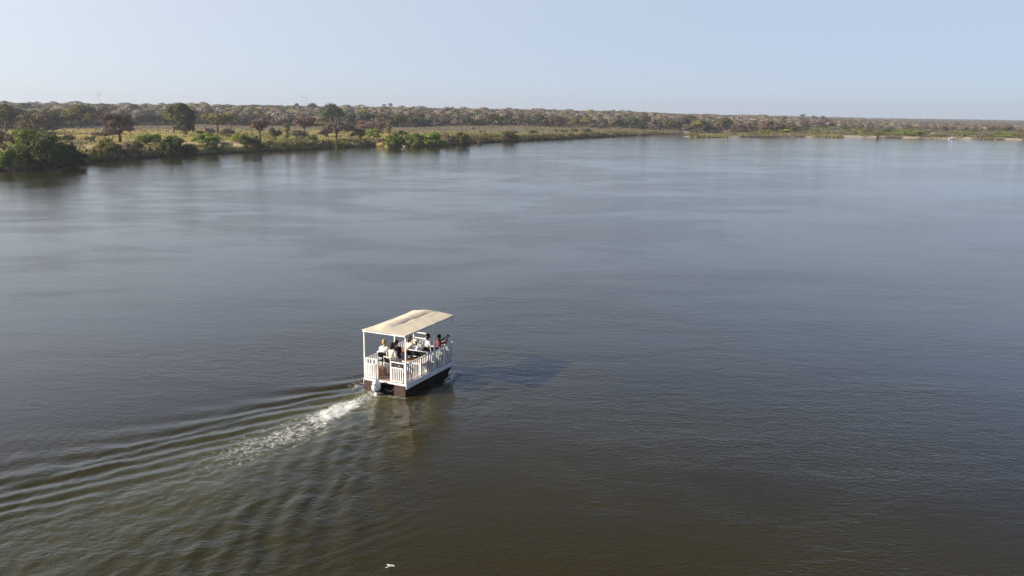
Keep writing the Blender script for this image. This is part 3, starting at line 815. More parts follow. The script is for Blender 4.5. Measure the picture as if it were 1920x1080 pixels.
# the rest of the wood, one mass to the horizon
def forest(name, label, cat, xy, hts, wds, cols, n, leaf, seed, colmats):
    rg = np.random.default_rng(seed)
    zs = height(xy[:, 0], xy[:, 1])
    Vs, Fs, Ts, Ms = [], [], [], []; b0 = 0
    def dome(rg, flat, low):
        d = unit(rg.normal(size=(n, 3))); d[:, 2] = np.where(d[:, 2] < low, np.abs(d[:, 2]), d[:, 2])
        lob = unit(rg.normal(size=(7, 3))); lob[:, 2] = np.abs(lob[:, 2]) * .6
        bump = .80 + .28 * np.clip((d @ lob.T).max(1) * 2.2 - 1.1, 0, 1) + rg.normal(size=n) * .045
        p = d * bump[:, None] * [.5, .5, flat] + [0, 0, 1 - flat * 1.05]
        p[:, 2] = np.maximum(p[:, 2], .03)
        V, F = leaves(p, unit(d + rg.normal(size=(n, 3)) * .15), leaf * rg.uniform(.7, 1.35, n), rg, .85)
        t = np.clip(.4 + (bump - .9) * 1.0 + rg.uniform(-.12, .12, n), 0, 1)
        return V, F, np.repeat(t, 4), None
    bank = [dome(np.random.default_rng(900 + j), f_, l_) for j, (f_, l_) in enumerate([(.50, -.7), (.42, -.5), (.36, -.3), (.30, -.25), (.48, -.7), (.5, -.3), (.44, -.6)])] if True else [crown_arrays(k_, 1., 1., n, leaf, np.random.default_rng(900 + j), False, .6) for j, k_ in enumerate(['round', 'round', 'droop', 'umbrella', 'round', 'bush'])]
    for i in range(len(xy)):
        V, F, t, _ = bank[rg.integers(7)]
        a = rg.uniform(0, 6.28); ca, sa = math.cos(a), math.sin(a)
        Q_ = np.empty_like(V)
        Q_[:, 0] = (V[:, 0] * ca - V[:, 1] * sa) * wds[i] + xy[i, 0]
        Q_[:, 1] = (V[:, 0] * sa + V[:, 1] * ca) * wds[i] + xy[i, 1]
        Q_[:, 2] = V[:, 2] * hts[i] + zs[i]
        Vs.append(Q_.astype(np.float32)); Fs.append(F + b0); b0 += len(V)
        Ts.append(np.clip(t * .5 + rg.uniform(0, .5), 0, 1)); Ms.append(np.full(len(F), cols[i]))
    o = link_mesh(name, np_mesh(name, np.concatenate(Vs), np.concatenate(Fs), colmats, False, {'tint': np.concatenate(Ts)}, np.concatenate(Ms)))
    return tag(o, label, cat, kind='stuff')

def scatter(y0, y1, spacing, seed, a0=-.68, a1=.68, beyond=22):
    rg = np.random.default_rng(seed); pts = []
    y = y0
    while y < y1:
        s = spacing(y)
        x = np.arange(a0 * y, a1 * y, s); x = x + rg.uniform(-.45, .45, len(x)) * s
        yy = y + rg.uniform(-.45, .45, len(x)) * s
        pts.append(np.stack([x, yy], 1)); y += s * .95
    p = np.concatenate(pts)
    px_ = p[:, 0] / p[:, 1] * FPX / cp + 960
    # only behind the front row
    fr = np.array([min(math.hypot(*spot(q, front_py(q), 1.5)), 640 if q < 1500 else 800) for q in np.clip(px_, -200, 2100)])
    k = (np.hypot(p[:, 0], p[:, 1]) > fr + beyond) & (water_dist(p[:, 0], p[:, 1]) > 12)
    return p[k]
cm_all = [M_LEAF[k] for k in ('grey', 'brown', 'olive', 'teal', 'pale', 'red', 'yellow')]
pa = scatter(380, 900, lambda y: 8.4, 5)
rg = np.random.default_rng(9)
def attrs_for(p, rg):
    side = np.interp(p[:, 0] / p[:, 1], [-.6, 0, .3, .5], [1.05, 1, .82, .45])
    h = rg.uniform(5.5, 10, len(p)) * side * (1 + .25 * (rg.uniform(size=len(p)) > .93))
    w = rg.uniform(8, 13, len(p)) * np.sqrt(side)
    g = fbm(p[:, 0] * .012, p[:, 1] * .012, 40, 3)
    base = np.array([.47, .23, .10, .15, .01, .03, .01])
    col = rg.choice(7, len(p), p=base)
    col = np.where((g > .60) & (rg.uniform(size=len(p)) < .06), 4, col)
    col = np.where((g < .38) & (rg.uniform(size=len(p)) < .4), 3, col)
    return h, w, col
h_, w_, c_ = attrs_for(pa, rg)
forest('woodland', 'dense grey brown dry woodland stretching behind the meadow', 'woodland', pa, h_, w_, c_, 190, .13, 61, cm_all)
pb = scatter(900, 4200, lambda y: y / 64, 6, beyond=0)
h_, w_, c_ = attrs_for(pb, rg)
w_ = w_ * np.interp(np.hypot(pb[:, 0], pb[:, 1]), [900, 4200], [1.25, 2.8])
forest('distant_woodland', 'hazy far woodland along the skyline', 'woodland', pb, h_, w_, c_, 80, .165, 62, cm_all)

# scrub of the low right bank
rg = np.random.default_rng(15)
ps = scatter(505, 900, lambda y: 9, 8, .24, .68, beyond=-2000)
ps = ps[(rg.uniform(size=len(ps)) < np.interp(ps[:, 0] / ps[:, 1], [.24, .36, .42], [.04, .45, 1]))]
ps = ps[~((sandmask(ps[:, 0], ps[:, 1]) > .1) & (water_dist(ps[:, 0], ps[:, 1]) < 26))]
forest('scrub', 'low green and brown scrub covering the far right bank', 'scrub', ps, rg.uniform(1.2, 3.0, len(ps)), rg.uniform(7, 14, len(ps)),
       rg.choice(5, len(ps), p=[.28, .22, .2, .18, .12]), 110, .11, 63, [M_LEAF['grey'], M_LEAF['bright'], M_LEAF['olive'], M_LEAF['dark'], M_LEAF['red']])

# low brush between the named bushes of the left bank
rg = np.random.default_rng(16)
pl = []
for (a_, b_) in zip(LB[:-1], LB[1:]):
    a_ = np.array(a_); b_ = np.array(b_); ln = np.linalg.norm(b_ - a_); d_ = (b_ - a_) / ln; nn_ = np.array([-d_[1], d_[0]])
    k_ = int(ln * .9); pl.append(a_ + (b_ - a_) * rg.uniform(0, 1, k_)[:, None] + nn_ * (1.5 + 24 * rg.uniform(0, 1, k_) ** 1.6)[:, None])
pl = np.concatenate(pl); pl = pl[(water_dist(pl[:, 0], pl[:, 1]) > 1.2) & (fbm(pl[:, 0] * .06, pl[:, 1] * .06, 77) > .47) & (pl[:, 1] < 400)]
forest('bank_scrub', 'low mixed brush between the larger bushes of the left bank', 'scrub', pl, rg.uniform(.7, 1.9, len(pl)), rg.uniform(1.6, 4.2, len(pl)),
       rg.choice(4, len(pl), p=[.3, .3, .25, .15]), 150, .12, 64, [M_LEAF['olive'], M_LEAF['brown'], M_LEAF['dark'], M_LEAF['yellow']])

# ------------------------------------------------------------------ reeds and grass
def tufts(name, label, cat, xy, hts, mats, cols, nb, wfac, seed, spread=.35):
    rg = np.random.default_rng(seed); n = len(xy)
    z = height(xy[:, 0], xy[:, 1])
    X = np.repeat(xy, nb, 0) + rg.normal(size=(n * nb, 2)) * np.repeat(hts, nb)[:, None] * spread
    Hh = np.repeat(hts, nb) * rg.uniform(.5, 1.15, n * nb)
    a = rg.uniform(0, 6.28, n * nb); wv = np.stack([np.cos(a), np.sin(a), np.zeros(n * nb)], 1) * (Hh * wfac)[:, None]
    lean = rg.normal(size=(n * nb, 2)) * Hh[:, None] * .22
    B = np.column_stack([X, np.repeat(z, nb) - .1]); Tp = B + np.column_stack([lean, Hh + .1])
    V = np.stack([B - wv, B + wv, Tp + wv * .35, Tp - wv * .5], 1).reshape(-1, 3)
    F = np.arange(n * nb * 4).reshape(-1, 4)
    t = np.repeat(rg.uniform(0, 1, n * nb), 4)
    o = link_mesh(name, np_mesh(name, V, F, mats, False, {'tint': t}, np.repeat(cols, nb)))
    return tag(o, label, cat, kind='stuff')
rg = np.random.default_rng(21)
def along_shore(pts, per_m, dmax, rg):
    out = []
    for (a, b_) in zip(pts[:-1], pts[1:]):
        a = np.array(a); b_ = np.array(b_); ln = np.linalg.norm(b_ - a); n = int(ln * per_m) + 1
        t = rg.uniform(0, 1, n)[:, None]; d = (b_ - a) / ln; nn = np.array([-d[1], d[0]])
        out.append(a + (b_ - a) * t + nn * (rg.uniform(0, 1, n) ** 1.3 * dmax)[:, None])
    return np.concatenate(out)
reed_mats = [M_LEAF['yellow'], M_LEAF['olive'], M_LEAF['brown'], M_LEAF['dark']]
s1 = along_shore([(-112, 120)] + LB, 12, 8, rg); s1 = s1[(water_dist(s1[:, 0], s1[:, 1]) > -.3)]
s1 = s1[fbm(s1[:, 0] * .12, s1[:, 1] * .12, 50) > .40]
tufts('reeds', 'yellow green reeds and rough grass along the left riverbank', 'reeds', s1, rg.uniform(.3, 1.05, len(s1)), reed_mats, rg.choice(4, len(s1), p=[.42, .34, .14, .10]), 9, .16, 71)
s2 = along_shore(RB + [(420, 488)], 7, 22, rg); s2 = s2[(water_dist(s2[:, 0], s2[:, 1]) > .2)]
s2 = s2[sandmask(s2[:, 0], s2[:, 1]) < .3]; s2 = s2[fbm(s2[:, 0] * .03, s2[:, 1] * .03, 51) + .25 * (1 - sstep(.15, .3, s2[:, 0] / s2[:, 1])) > .46]
tufts('reeds', 'pale green reeds along the far right riverbank', 'reeds', s2, rg.uniform(.4, 1.3, len(s2)), reed_mats, rg.choice(4, len(s2), p=[.45, .35, .1, .1]), 7, .14, 72)
# meadow tussocks
gp = []
gx = rg.uniform(-300, 330, 52000); gy = rg.uniform(170, 720, 52000)
gd = water_dist(gx, gy); k = (gd > 2) & (np.abs(gx / gy) < .7) & (rg.uniform(size=len(gx)) < np.interp(gd, [2, 30, 250], [1, .7, .35])) & (fbm(gx * .05, gy * .05, 52) > .38)
gxy = np.stack([gx[k], gy[k]], 1)
tufts('meadow_grass', 'straw coloured tussocky grass on the meadow', 'grass', gxy, rg.uniform(.25, .8, len(gxy)), reed_mats, rg.choice(4, len(gxy), p=[.62, .22, .13, .03]), 5, .22, 73, .6)

# ------------------------------------------------------------------ dead wood on the bank
def log_thing(name, label, pxy, paths, mat, cat):
    p = at(*pxy); o = MB()
    for pts, rs in paths: o.tube(pts, rs, 7)
    ob = o.build(name, mat, None, True); ob.location = (p[0], p[1], p[2]); tag(ob, label, cat); return ob
M_BLEACH = paint('bleached_wood', (.55, .50, .43), .9, .2, 2)
log_thing('fallen_log', 'bleached forked log leaning down the bank between two green bushes', (759, 268.5),
          [([(-1.6, .5, 2.6), (-.5, .2, 1.5), (.8, -.6, .4), (1.8, -2.0, -.6)], [.10, .16, .2, .22]), ([(-.4, .2, 1.4), (.5, .1, 1.6), (1.2, .1, 1.1)], [.12, .09, .04]),
           ([(.4, -.4, .7), (0, -.9, .9), (-.7, -1.2, 1.2)], [.11, .08, .03])], M_BLEACH, 'log')
log_thing('dead_branch', 'bleached dead branch arching out of the flat bush beside the umbrella tree', (396, 272),
          [([(0, 0, 0), (.4, 0, 1.2), (1.3, .1, 1.9), (2.4, .2, 1.6)], [.10, .09, .07, .02]), ([(.4, 0, 1.2), (0, .1, 2.2), (-.4, 0, 2.9)], [.07, .05, .02])], M_BLEACH, 'branch')
p = at(192, 247.5)
mb = MB(); mb.tube([(0, 0, -.2), (.05, 0, .5), (0, .03, 1.2), (.12, 0, 1.9)], [.38, .28, .24, .12], 8); mb.tube([(.02, 0, 1.1), (-.25, 0, 1.5)], [.12, .05], 6)
o = mb.build('tree_stump', M_BLEACH, None, True); o.location = (p[0], p[1], p[2]); tag(o, 'pale upright stump at the edge of the straw field', 'stump')

# pale blossoms scattered over the huge dark bush
big = bpy.data.objects['broad_bush']
rg = np.random.default_rng(88)
br = ray(80, 264); bt = (big.location.y - 3.6) / br[1]
bc = np.array([br[0] * bt, br[1] * bt, CH + br[2] * bt])
bp = bc + rg.normal(size=(46, 3)) * [1.1, .5, .8]
Vb, Fb = leaves(bp, unit(rg.normal(size=(46, 3)) + [0, -1, .4]), rg.uniform(.14, .34, 46), rg)
inv = Matrix.Rotation(-big.rotation_euler.z, 3, 'Z')
Vb = (Vb - np.array(big.location)) @ np.array(inv).T
link_mesh('blossoms', np_mesh('blossoms', Vb, Fb, paint('blossom', (.62, .55, .42), .9, .1, 9)), big)

# ------------------------------------------------------------------ cattle (tiny, dark)
M_HIDE = paint('dark_hide', (.035, .025, .02), .8, .2, 5)
def cow(px, py, label, rz, s=1.0):
    p = at(px, py); m_ = MB()
    m_.ell((0, 0, 1.0), (.85, .32, .38), 12, 8, fn=lambda v: Vector((v.x, v.y * (1 - .15 * (v.x < 0)), v.z * (1.1 if v.x > 0 else .95))))
    m_.tube([(.65, 0, 1.15), (1.0, 0, .95), (1.25, 0, .55), (1.38, 0, .28)], [.24, .17, .13, .08], 8)
    for sx, sy in ((.55, .17), (.55, -.17)): m_.tube([(sx, sy, .95), (sx + .03, sy, .5), (sx, sy, .0)], [.13, .07, .055], 6)
    for sx, sy in ((-.6, .17), (-.6, -.17)): m_.tube([(sx, sy, 1.0), (sx + .08, sy, .62), (sx - .06, sy, .38), (sx, sy, 0)], [.17, .09, .06, .055], 6)
    m_.tube([(-.82, 0, 1.2), (-.95, 0, .8), (-.93, 0, .4)], [.04, .025, .03], 5)
    for sy in (-1, 1): m_.tube([(1.12, sy * .08, .78), (1.1, sy * .26, .92)], [.03, .01], 5)
    o = m_.build('cow', M_HIDE, None, True); o.location = p; o.rotation_euler = (0, 0, rz); o.scale = (s, s, s); tag(o, label, 'cow')
cow(887, 243.6, 'dark cow grazing near the wood, farther of the two', .3)
cow(902, 250, 'dark cow grazing nearer the river, closer of the two', 2.9)

# ------------------------------------------------------------------ masts on the skyline
def mast(px, top, dist, gap, label):
    r = ray(px, top); x, y = r[0] / r[1] * dist, dist; z0 = gz(x, y); H = CH + r[2] / r[1] * dist - z0
    o = empty('power_pylon', (x, y, z0)); tag(o, label, 'pylon', None)
    for s in (-1, 1):
        m_ = MB(); xx = s * gap / 2
        for a, b_ in ((-1, -1), (-1, 1), (1, 1), (1, -1)): m_.tube([(xx + a * .55, b_ * .55, 0), (xx + a * .22, b_ * .22, H)], .05, 4)
        for q in range(int(H / 2.5)):
            w0 = .55 - .33 * (q * 2.5 / H); zq = q * 2.5
            m_.tube([(xx - w0, -w0, zq), (xx + w0, -w0, zq + 2.5)], .035, 4); m_.tube([(xx + w0, w0, zq), (xx - w0, w0, zq + 2.5)], .035, 4)
        m_.build('mast', M_METAL, o)
    m_ = MB(); m_.box((0, 0, H * .80), (gap + 5, .3, .35)); m_.build('crossarm', M_METAL, o)
mast(184.5, 168, 1700, 5.2, 'faint twin mast pylon far off above the left treeline')
mast(570, 176, 1900, 8.5, 'faint twin mast pylon far off above the wood in the middle')

# ------------------------------------------------------------------ small moored boat at the far right bank
p = spot(1784, 261.2)
o = empty('small_boat', (p[0], p[1], 0), .15); tag(o, 'small white boat moored at the far right bank', 'boat')
m_ = MB()
secs = [(-1.9, .62, .0, .62), (-.6, .75, -.08, .62), (.9, .66, -.05, .7), (1.9, .34, .1, .82), (2.4, .03, .35, .95)]
vs = []
for x_, w0, zb, zt in secs: vs += [(x_, -w0, zt), (x_, -w0 * .7, zb), (x_, w0 * .7, zb), (x_, w0, zt)]
fs = []
for i in range(4):
    for j in range(3): fs.append((i * 4 + j, i * 4 + j + 1, i * 4 + 5 + j, i * 4 + 4 + j))
fs += [(0, 1, 2, 3), (16, 17, 18, 19)]
m_.add(vs, fs); h_o = m_.build('hull', M_WHITE, o, False)
sd = h_o.modifiers.new('s', 'SOLIDIFY'); sd.thickness = .06
m_ = MB(); m_.box((-.5, 0, .5), (.35, 1.2, .06)); m_.box((.7, 0, .52), (.35, 1.15, .06)); m_.build('seat', M_WHITE, o)
m_ = MB(); m_.box((-2.0, 0, .55), (.25, .3, .7), taper=.8); m_.build('outboard_motor', M_BLACK, o)
m_ = MB(); m_.box((.2, 0, 1.15), (.05, 1.0, .6), ry=-.3); m_.build('windscreen', M_CABI, o)

# ------------------------------------------------------------------ the tour boat
ZD = .57                                   # deck height
ROT = math.atan2(EV[1], EV[0])
boat = empty('tour_boat', (BC[0], BC[1], 0), ROT)
tag(boat, 'white railed pontoon tour boat with a cream canopy crossing the river', 'boat')
hx, hy = L / 2, W / 2
for s in (-1, 1):
    m_ = MB()
    out = [(-hx + .02, -.25), (-hx + .02, .472), (hx - .12, .472), (hx - .2, .20), (hx - .85, -.25)]
    y0, y1 = sorted((s * (hy - .04), s * (hy - .64)))
    m_.prism(out, y0, y1); m_.build('pontoon', M_BLACK, boat, bevel=.03)
    m_ = MB(); ye = s * (hy - .34); m_.box((-hx - .010, ye, .145), (.05, .60, .66)); m_.build('transom_plate', M_HULL, boat, bevel=.01)
m_ = MB(); m_.box((.1, 0, .27), (L - .5, W - 1.34, .12)); m_.build('underframe', M_BLACK, boat)
m_ = MB(); m_.box((0, 0, .52), (L, W - .06, .09)); m_.build('deck', M_WHITE, boat, bevel=.01)
m_ = MB(); m_.box((0, 0, ZD - .003), (L - .1, W - .16, .014)); m_.build('deck_floor', M_FLOOR, boat)
for s in (-1, 1):
    m_ = MB(); m_.box((0, s * (hy - .012), .46), (L + .03, .035, .235)); m_.build('side_fascia', M_WHITE, boat, bevel=.008)
# canopy posts
RH = 2.2
for s in (-1, 1):
    for x_ in (-hx + .04, -hx + L * .59, hx - .04):
        m_ = MB(); m_.box((x_, s * (hy - .05), ZD + RH / 2), (.055, .055, RH)); m_.build('canopy_post', M_WHITE, boat)
m_ = MB()
zt = ZD + RH
for s in (-1, 1): m_.box((0, s * (hy - .05), zt + .02), (L + .1, .06, .06))
for x_ in (-hx - .02, -hx + L * .59, hx + .02): m_.box((x_, 0, zt + .018), (.058, W - .17, .055))
m_.build('canopy_frame', M_WHITE, boat)
# canvas with a slack ridge, wrinkles and edges pulled in on the port side
nx_, ny_ = 90, 56
U, Vv = np.meshgrid(np.linspace(0, 1, nx_), np.linspace(0, 1, ny_))     # u stern->bow, v starboard->port
inset = .16 * np.sin(math.pi * np.clip(U * 1.1 - .05, 0, 1)) * (.75 + .5 * fbm(U * 7, U * 0 + 3, 2, 2)) * (Vv > .5) * (Vv - .5) * 2
CXc = (-hx - .06) + U * (L + .12)
CYc = -(hy + .02) + Vv * (W + .02) - inset
rid = .13 * np.exp(-((Vv - .66 + .10 * (U - .5)) / .20) ** 2) * sstep(0, .22, U) * (1 - .35 * sstep(.75, 1, U))
arch = .10 * np.sin(math.pi * Vv) * (.35 + .65 * sstep(.0, .9, U))
crease = -.03 * np.exp(-((Vv - .47 + .12 * (U - .5) + .012 * np.sin(U * 22)) / .035) ** 2) * sstep(.15, .35, U) * (1 - sstep(.82, .92, U))
wr = .035 * (fbm(U * 9, Vv * 4, 5, 3) - .5) + .020 * (fbm(U * 26, Vv * 8, 6, 2) - .5) * sstep(.55, .75, Vv) + .05 * (fbm(U * 14, Vv * 5, 9, 2) - .5) * sstep(.7, .95, U) * sstep(.35, .7, Vv)
edgef = np.minimum(np.minimum(U, 1 - U), np.minimum(Vv, 1 - Vv)); ef = sstep(0, .06, edgef)
CZc = zt + .06 + arch + (rid + crease + wr) * ef + .01
Vc = np.stack([CXc.ravel(), CYc.ravel(), CZc.ravel()], 1)
idx = np.arange(nx_ * ny_).reshape(ny_, nx_)
Fc = np.stack([idx[:-1, :-1].ravel(), idx[:-1, 1:].ravel(), idx[1:, 1:].ravel(), idx[1:, :-1].ravel()], 1)
o = link_mesh('canopy', np_mesh('canopy', Vc, Fc, M_CANVAS, True), boat)
sd = o.modifiers.new('s', 'SOLIDIFY'); sd.thickness = .012

# railings
def rail(p0, p1, h, label=None, gap=.158, z0=.07, mid=None, inner=None):
    m_ = MB(); p0 = Vector(p0); p1 = Vector(p1); d = p1 - p0; ln = d.length; a = math.atan2(d.y, d.x); c_ = (p0 + p1) / 2
    m_.box((c_.x, c_.y, ZD + h), (ln, .055, .045), rz=a)
    m_.box((c_.x, c_.y, ZD + z0), (ln, .04, .04), rz=a)
    for q in (p0, p1): m_.box((q.x, q.y, ZD + h / 2), (.05, .05, h), rz=a)
    n = max(2, round(ln / gap))
    for i in range(1, n):
        q = p0 + d * i / n; m_.box((q.x, q.y, ZD + (h + z0) / 2), (.036, .028, h - z0), rz=a)
    return m_.build('railing', M_WHITE, boat)
yr = hy - .07
xs = [-hx + .08, -hx + L * .31, -hx + L * .575]
for s in (-1, 1):
    rail((xs[0], s * yr, 0), (xs[1], s * yr, 0), .90)
    rail((xs[1] + .06, s * yr, 0), (xs[2], s * yr, 0), .90)
    rail((-hx + L * .605, s * yr, 0), (-hx + L * .80, s * yr, 0), .90)
    rail((-hx + L * .80 + .06, s * yr, 0), (hx - .08, s * yr, 0), .90)
xst = -hx + .05
def stern_panel(y0, y1):
    m_ = MB()
    for y_ in (y0, y1): m_.box((xst, y_, ZD + .47), (.05, .05, .94))
    m_.box((xst, (y0 + y1) / 2, ZD + .94), (.05, abs(y1 - y0) + .05, .045))
    # inner gate frame with bars
    a, b_ = min(y0, y1) + .09, max(y0, y1) - .09
    m_.box((xst - .05, (a + b_) / 2, ZD + .70), (.035, b_ - a + .05, .05)); m_.box((xst - .05, (a + b_) / 2, ZD + .08), (.035, b_ - a + .05, .05))
    for i in range(6):
        y_ = a + (b_ - a) * i / 5; m_.box((xst - .05, y_, ZD + .39), (.03, .045, .60))
    return m_.build('stern_gate', M_WHITE, boat)
stern_panel(-hy + .11, -.30)
stern_panel(.42, hy - .11)
m_ = MB()
for i in range(4): m_.box((xst, .5 + i * .17, ZD + .82), (.03, .04, .24))
m_.build('gate_bars', M_WHITE, boat)
xb = hx - .06
rail((xb, yr - .06, 0), (xb, .42, 0), .92)
rail((xb, -yr + .06, 0), (xb, -.5, 0), .90)
m_ = MB(); m_.box((xb - .5, .36, ZD + .88), (.9, .045, .045)); m_.box((xb - .95, .36, ZD + .44), (.05, .05, .88)); m_.box((xb - .05, .36, ZD + .6), (.05, .05, 1.2)); m_.box((xb - .03, .72, ZD + 1.2), (.05, .74, .05))
m_.build('bow_gate', M_WHITE, boat)
m_ = MB(); m_.ell((hx - .42, -yr - .04, ZD + .55), (.05, .03, .13), 10, 6); m_.build('lamp', M_WHITE, boat, True)

# outboard motor
mo = (-hx - .34, .24)
m_ = MB()
def cow_fn(v): return Vector((v.x * (1 + .25 * (v.z < 0)), v.y, v.z))
m_.ell((mo[0], mo[1], .42), (.26, .18, .32), 16, 10, fn=lambda v: Vector((v.x * (1 - .22 * (v.z / .3)), v.y * (1 - .12 * v.z / .3), max(v.z, -.24))))
motor = m_.build('outboard_motor', M_MOTOR, boat, True)
m_ = MB(); m_.box((mo[0] + .02, mo[1], .02), (.17, .13, .42), taper=1.15); m_.build('leg', M_MOTOR, motor, bevel=.03)
m_ = MB(); m_.box((mo[0] + .04, mo[1], .20), (.42, .30, .04)); m_.build('base_plate', M_BLACK, motor)
m_ = MB(); m_.box((mo[0] + .30, mo[1], .24), (.16, .26, .36)); m_.build('bracket', M_BLACK, motor, bevel=.02)
m_ = MB(); m_.box((mo[0] - .20, mo[1], .52), (.05, .20, .035)); m_.build('trim_band', M_BLACK, motor)
# black fuel tank hung under the deck between the pontoons
m_ = MB(); m_.box((-hx + .12, -.25, .16), (.3, .62, .26)); m_.build('fuel_tank', M_BLACK, boat, bevel=.04)
m_ = MB(); m_.tube([(-hx - .02, -.52, .22), (-hx - .1, -.3, .16), (-hx - .06, -.02, .24)], .02, 6); m_.build('tow_ring', M_METAL, boat, True)

def b2w(x, y, z=0):
    return (BC[0] + EV[0] * x + NV[0] * y, BC[1] + EV[1] * x + NV[1] * y, z)

# --- furniture (stands on the deck, so each is a thing of its own)
def thing(name, label, cat, x, y, rz=0, group=None, z=ZD + .004):
    return tag(empty(name, b2w(x, y, z), ROT + rz), label, cat, group)

t = thing('bar_counter', 'white bar counter with an orange wooden top inside the boat', 'counter', .22, .70, 0)
m_ = MB(); m_.box((0, 0, .36), (.62, .5, .72)); m_.build('cabinet', M_CABI, t, bevel=.01)
m_ = MB(); m_.prism([(-.40, .74), (.40, .74), (.40, .79), (-.40, .79)], -.36, .36)
m_.build('counter_top', M_WOOD, t, bevel=.015)
t = thing('wooden_table', 'long low wooden table with white rim behind the black bench', 'table', -.40, -.52, 0)
m_ = MB()
for i in range(5): m_.box((-.24 + i * .12, 0, .56), (.11, .95, .035))
m_.build('table_top', M_WOOD, t, bevel=.006)
m_ = MB()
for x_ in (-.315, .315): m_.box((x_, 0, .55), (.035, 1.03, .06))
for y_ in (-.50, .50): m_.box((0, y_, .55), (.6, .035, .06))
m_.build('rim', M_WHITE, t)
for sx in (-.27, .27):
    for sy in (-.44, .44):
        m_ = MB(); m_.box((sx, sy, .265), (.05, .05, .53)); m_.build('leg', M_WHITE, t)

def bench(name, label, x, y, wd, rz, seatmat, cat, h=.46, back=.95, group=None):
    t = thing(name, label, cat, x, y, rz, group)
    m_ = MB(); m_.box((0, 0, h), (.42, wd - .06, .06)); m_.build('seat', seatmat, t, bevel=.015)
    m_ = MB(); m_.box((-.235, 0, back - .16), (.035, wd - .08, .24), ry=-.12); m_.build('backrest', seatmat, t, bevel=.01)
    for s in (-1, 1):
        m_ = MB(); y_ = s * wd / 2
        m_.tube([(.2, y_, 0), (.2, y_, h + .18), (.12, y_, h + .23), (-.2, y_, h + .23)], .02, 6)
        m_.tube([(-.2, y_, 0), (-.2, y_, h), (-.25, y_, back)], .02, 6); m_.build('frame', M_WHITE, t, True)
    m_ = MB(); m_.tube([(-.25, -wd / 2, back), (-.25, wd / 2, back)], .022, 6); m_.tube([(-.215, -wd / 2, back - .3), (-.215, wd / 2, back - .3)], .018, 6); m_.build('crossbar', M_WHITE, t, True)
    return t
bench('deck_bench', 'wide black seated bench with white tube frame across the middle of the boat', .28, -.35, 1.15, 0, M_DARKF, 'bench', .44, .92)
bench('folding_chair', 'white framed chair with black back under the blond passenger', -.75, .97, .46, .25, M_DARKF, 'chair', .50, .96)
bench('folding_chair', 'white framed chair under the passenger in the cream shirt', -.86, .49, .50, -.35, M_DARKF, 'chair', .45, .76)
M_CREAMF = paint('cream_fabric', (.66, .62, .53), .9, .06, 9)
bench('folding_chair', 'cream chair left of the grey shirted passenger near the bow', 1.12, .22, .50, .1, M_CREAMF, 'chair', .46, 1.02)
bench('folding_chair', 'chair carrying the passenger who is filming', 1.48, -.66, .50, 0, M_DARKF, 'chair', .46, .86)
bench('folding_chair', 'chair carrying the grey shirted passenger near the bow', 1.42, -.20, .44, 0, M_DARKF, 'chair', .44, .80)
# cool box and red bag
t = thing('cool_box', 'brown cool box on the stern deck by the left gate', 'cool box', -1.45, .62, .1)
m_ = MB(); m_.box((0, 0, .17), (.38, .34, .34)); m_.build('box', paint('tan_plastic', (.40, .22, .13), .6, .1, 4), t, bevel=.02)
m_ = MB(); m_.box((0, 0, .37), (.41, .37, .05)); m_.build('lid', paint('tan_lid', (.46, .28, .18), .6, .1, 4), t, bevel=.015)
t = thing('red_bag', 'dark red bag behind the right hand railing', 'bag', .12, -.93, .2)
m_ = MB(); m_.ell((0, 0, .17), (.24, .10, .19), 14, 8, fn=lambda v: Vector((v.x, v.y, max(v.z, -.165)))); m_.build('body', paint('red_cloth', (.30, .03, .04), .9, .2, 8), t, True)
m_ = MB(); m_.tube([(-.1, 0, .33), (-.06, 0, .46), (.06, 0, .46), (.1, 0, .33)], .014, 6); m_.build('handle', M_DARKF, t, True)

# ------------------------------------------------------------------ people
M_SKIN = {'light': paint('skin_light', (.56, .34, .24), .55, .05, 12), 'dark': paint('skin_dark', (.11, .052, .032), .5, .08, 12)}
_cm = {}
def cloth(col):
    if col not in _cm: _cm[col] = paint('cloth', col, .9, .10, 10, .003)
    return _cm[col]

def skin_mesh(pts, edges, radii, root=0, sub=1):
    me = bpy.data.meshes.new('tmp'); me.from_pydata([tuple(p) for p in pts], edges, [])
    o = bpy.data.objects.new('tmp', me); COL.objects.link(o)
    md = o.modifiers.new('skin', 'SKIN'); md.use_smooth_shade = True
    if not me.skin_vertices:
        pass
    for i, r in enumerate(radii):
        v = me.skin_vertices[0].data[i]; v.radius = (r, r) if not isinstance(r, tuple) else r; v.use_root = (i == root)
    s_ = o.modifiers.new('sub', 'SUBSURF'); s_.levels = sub; s_.render_levels = sub
    dg = bpy.context.evaluated_depsgraph_get(); dg.update()
    out = bpy.data.meshes.new_from_object(o.evaluated_get(dg), preserve_all_data_layers=False, depsgraph=dg)
    bpy.data.objects.remove(o); bpy.data.meshes.remove(me)
    return out

def new_skin_me():
    pass

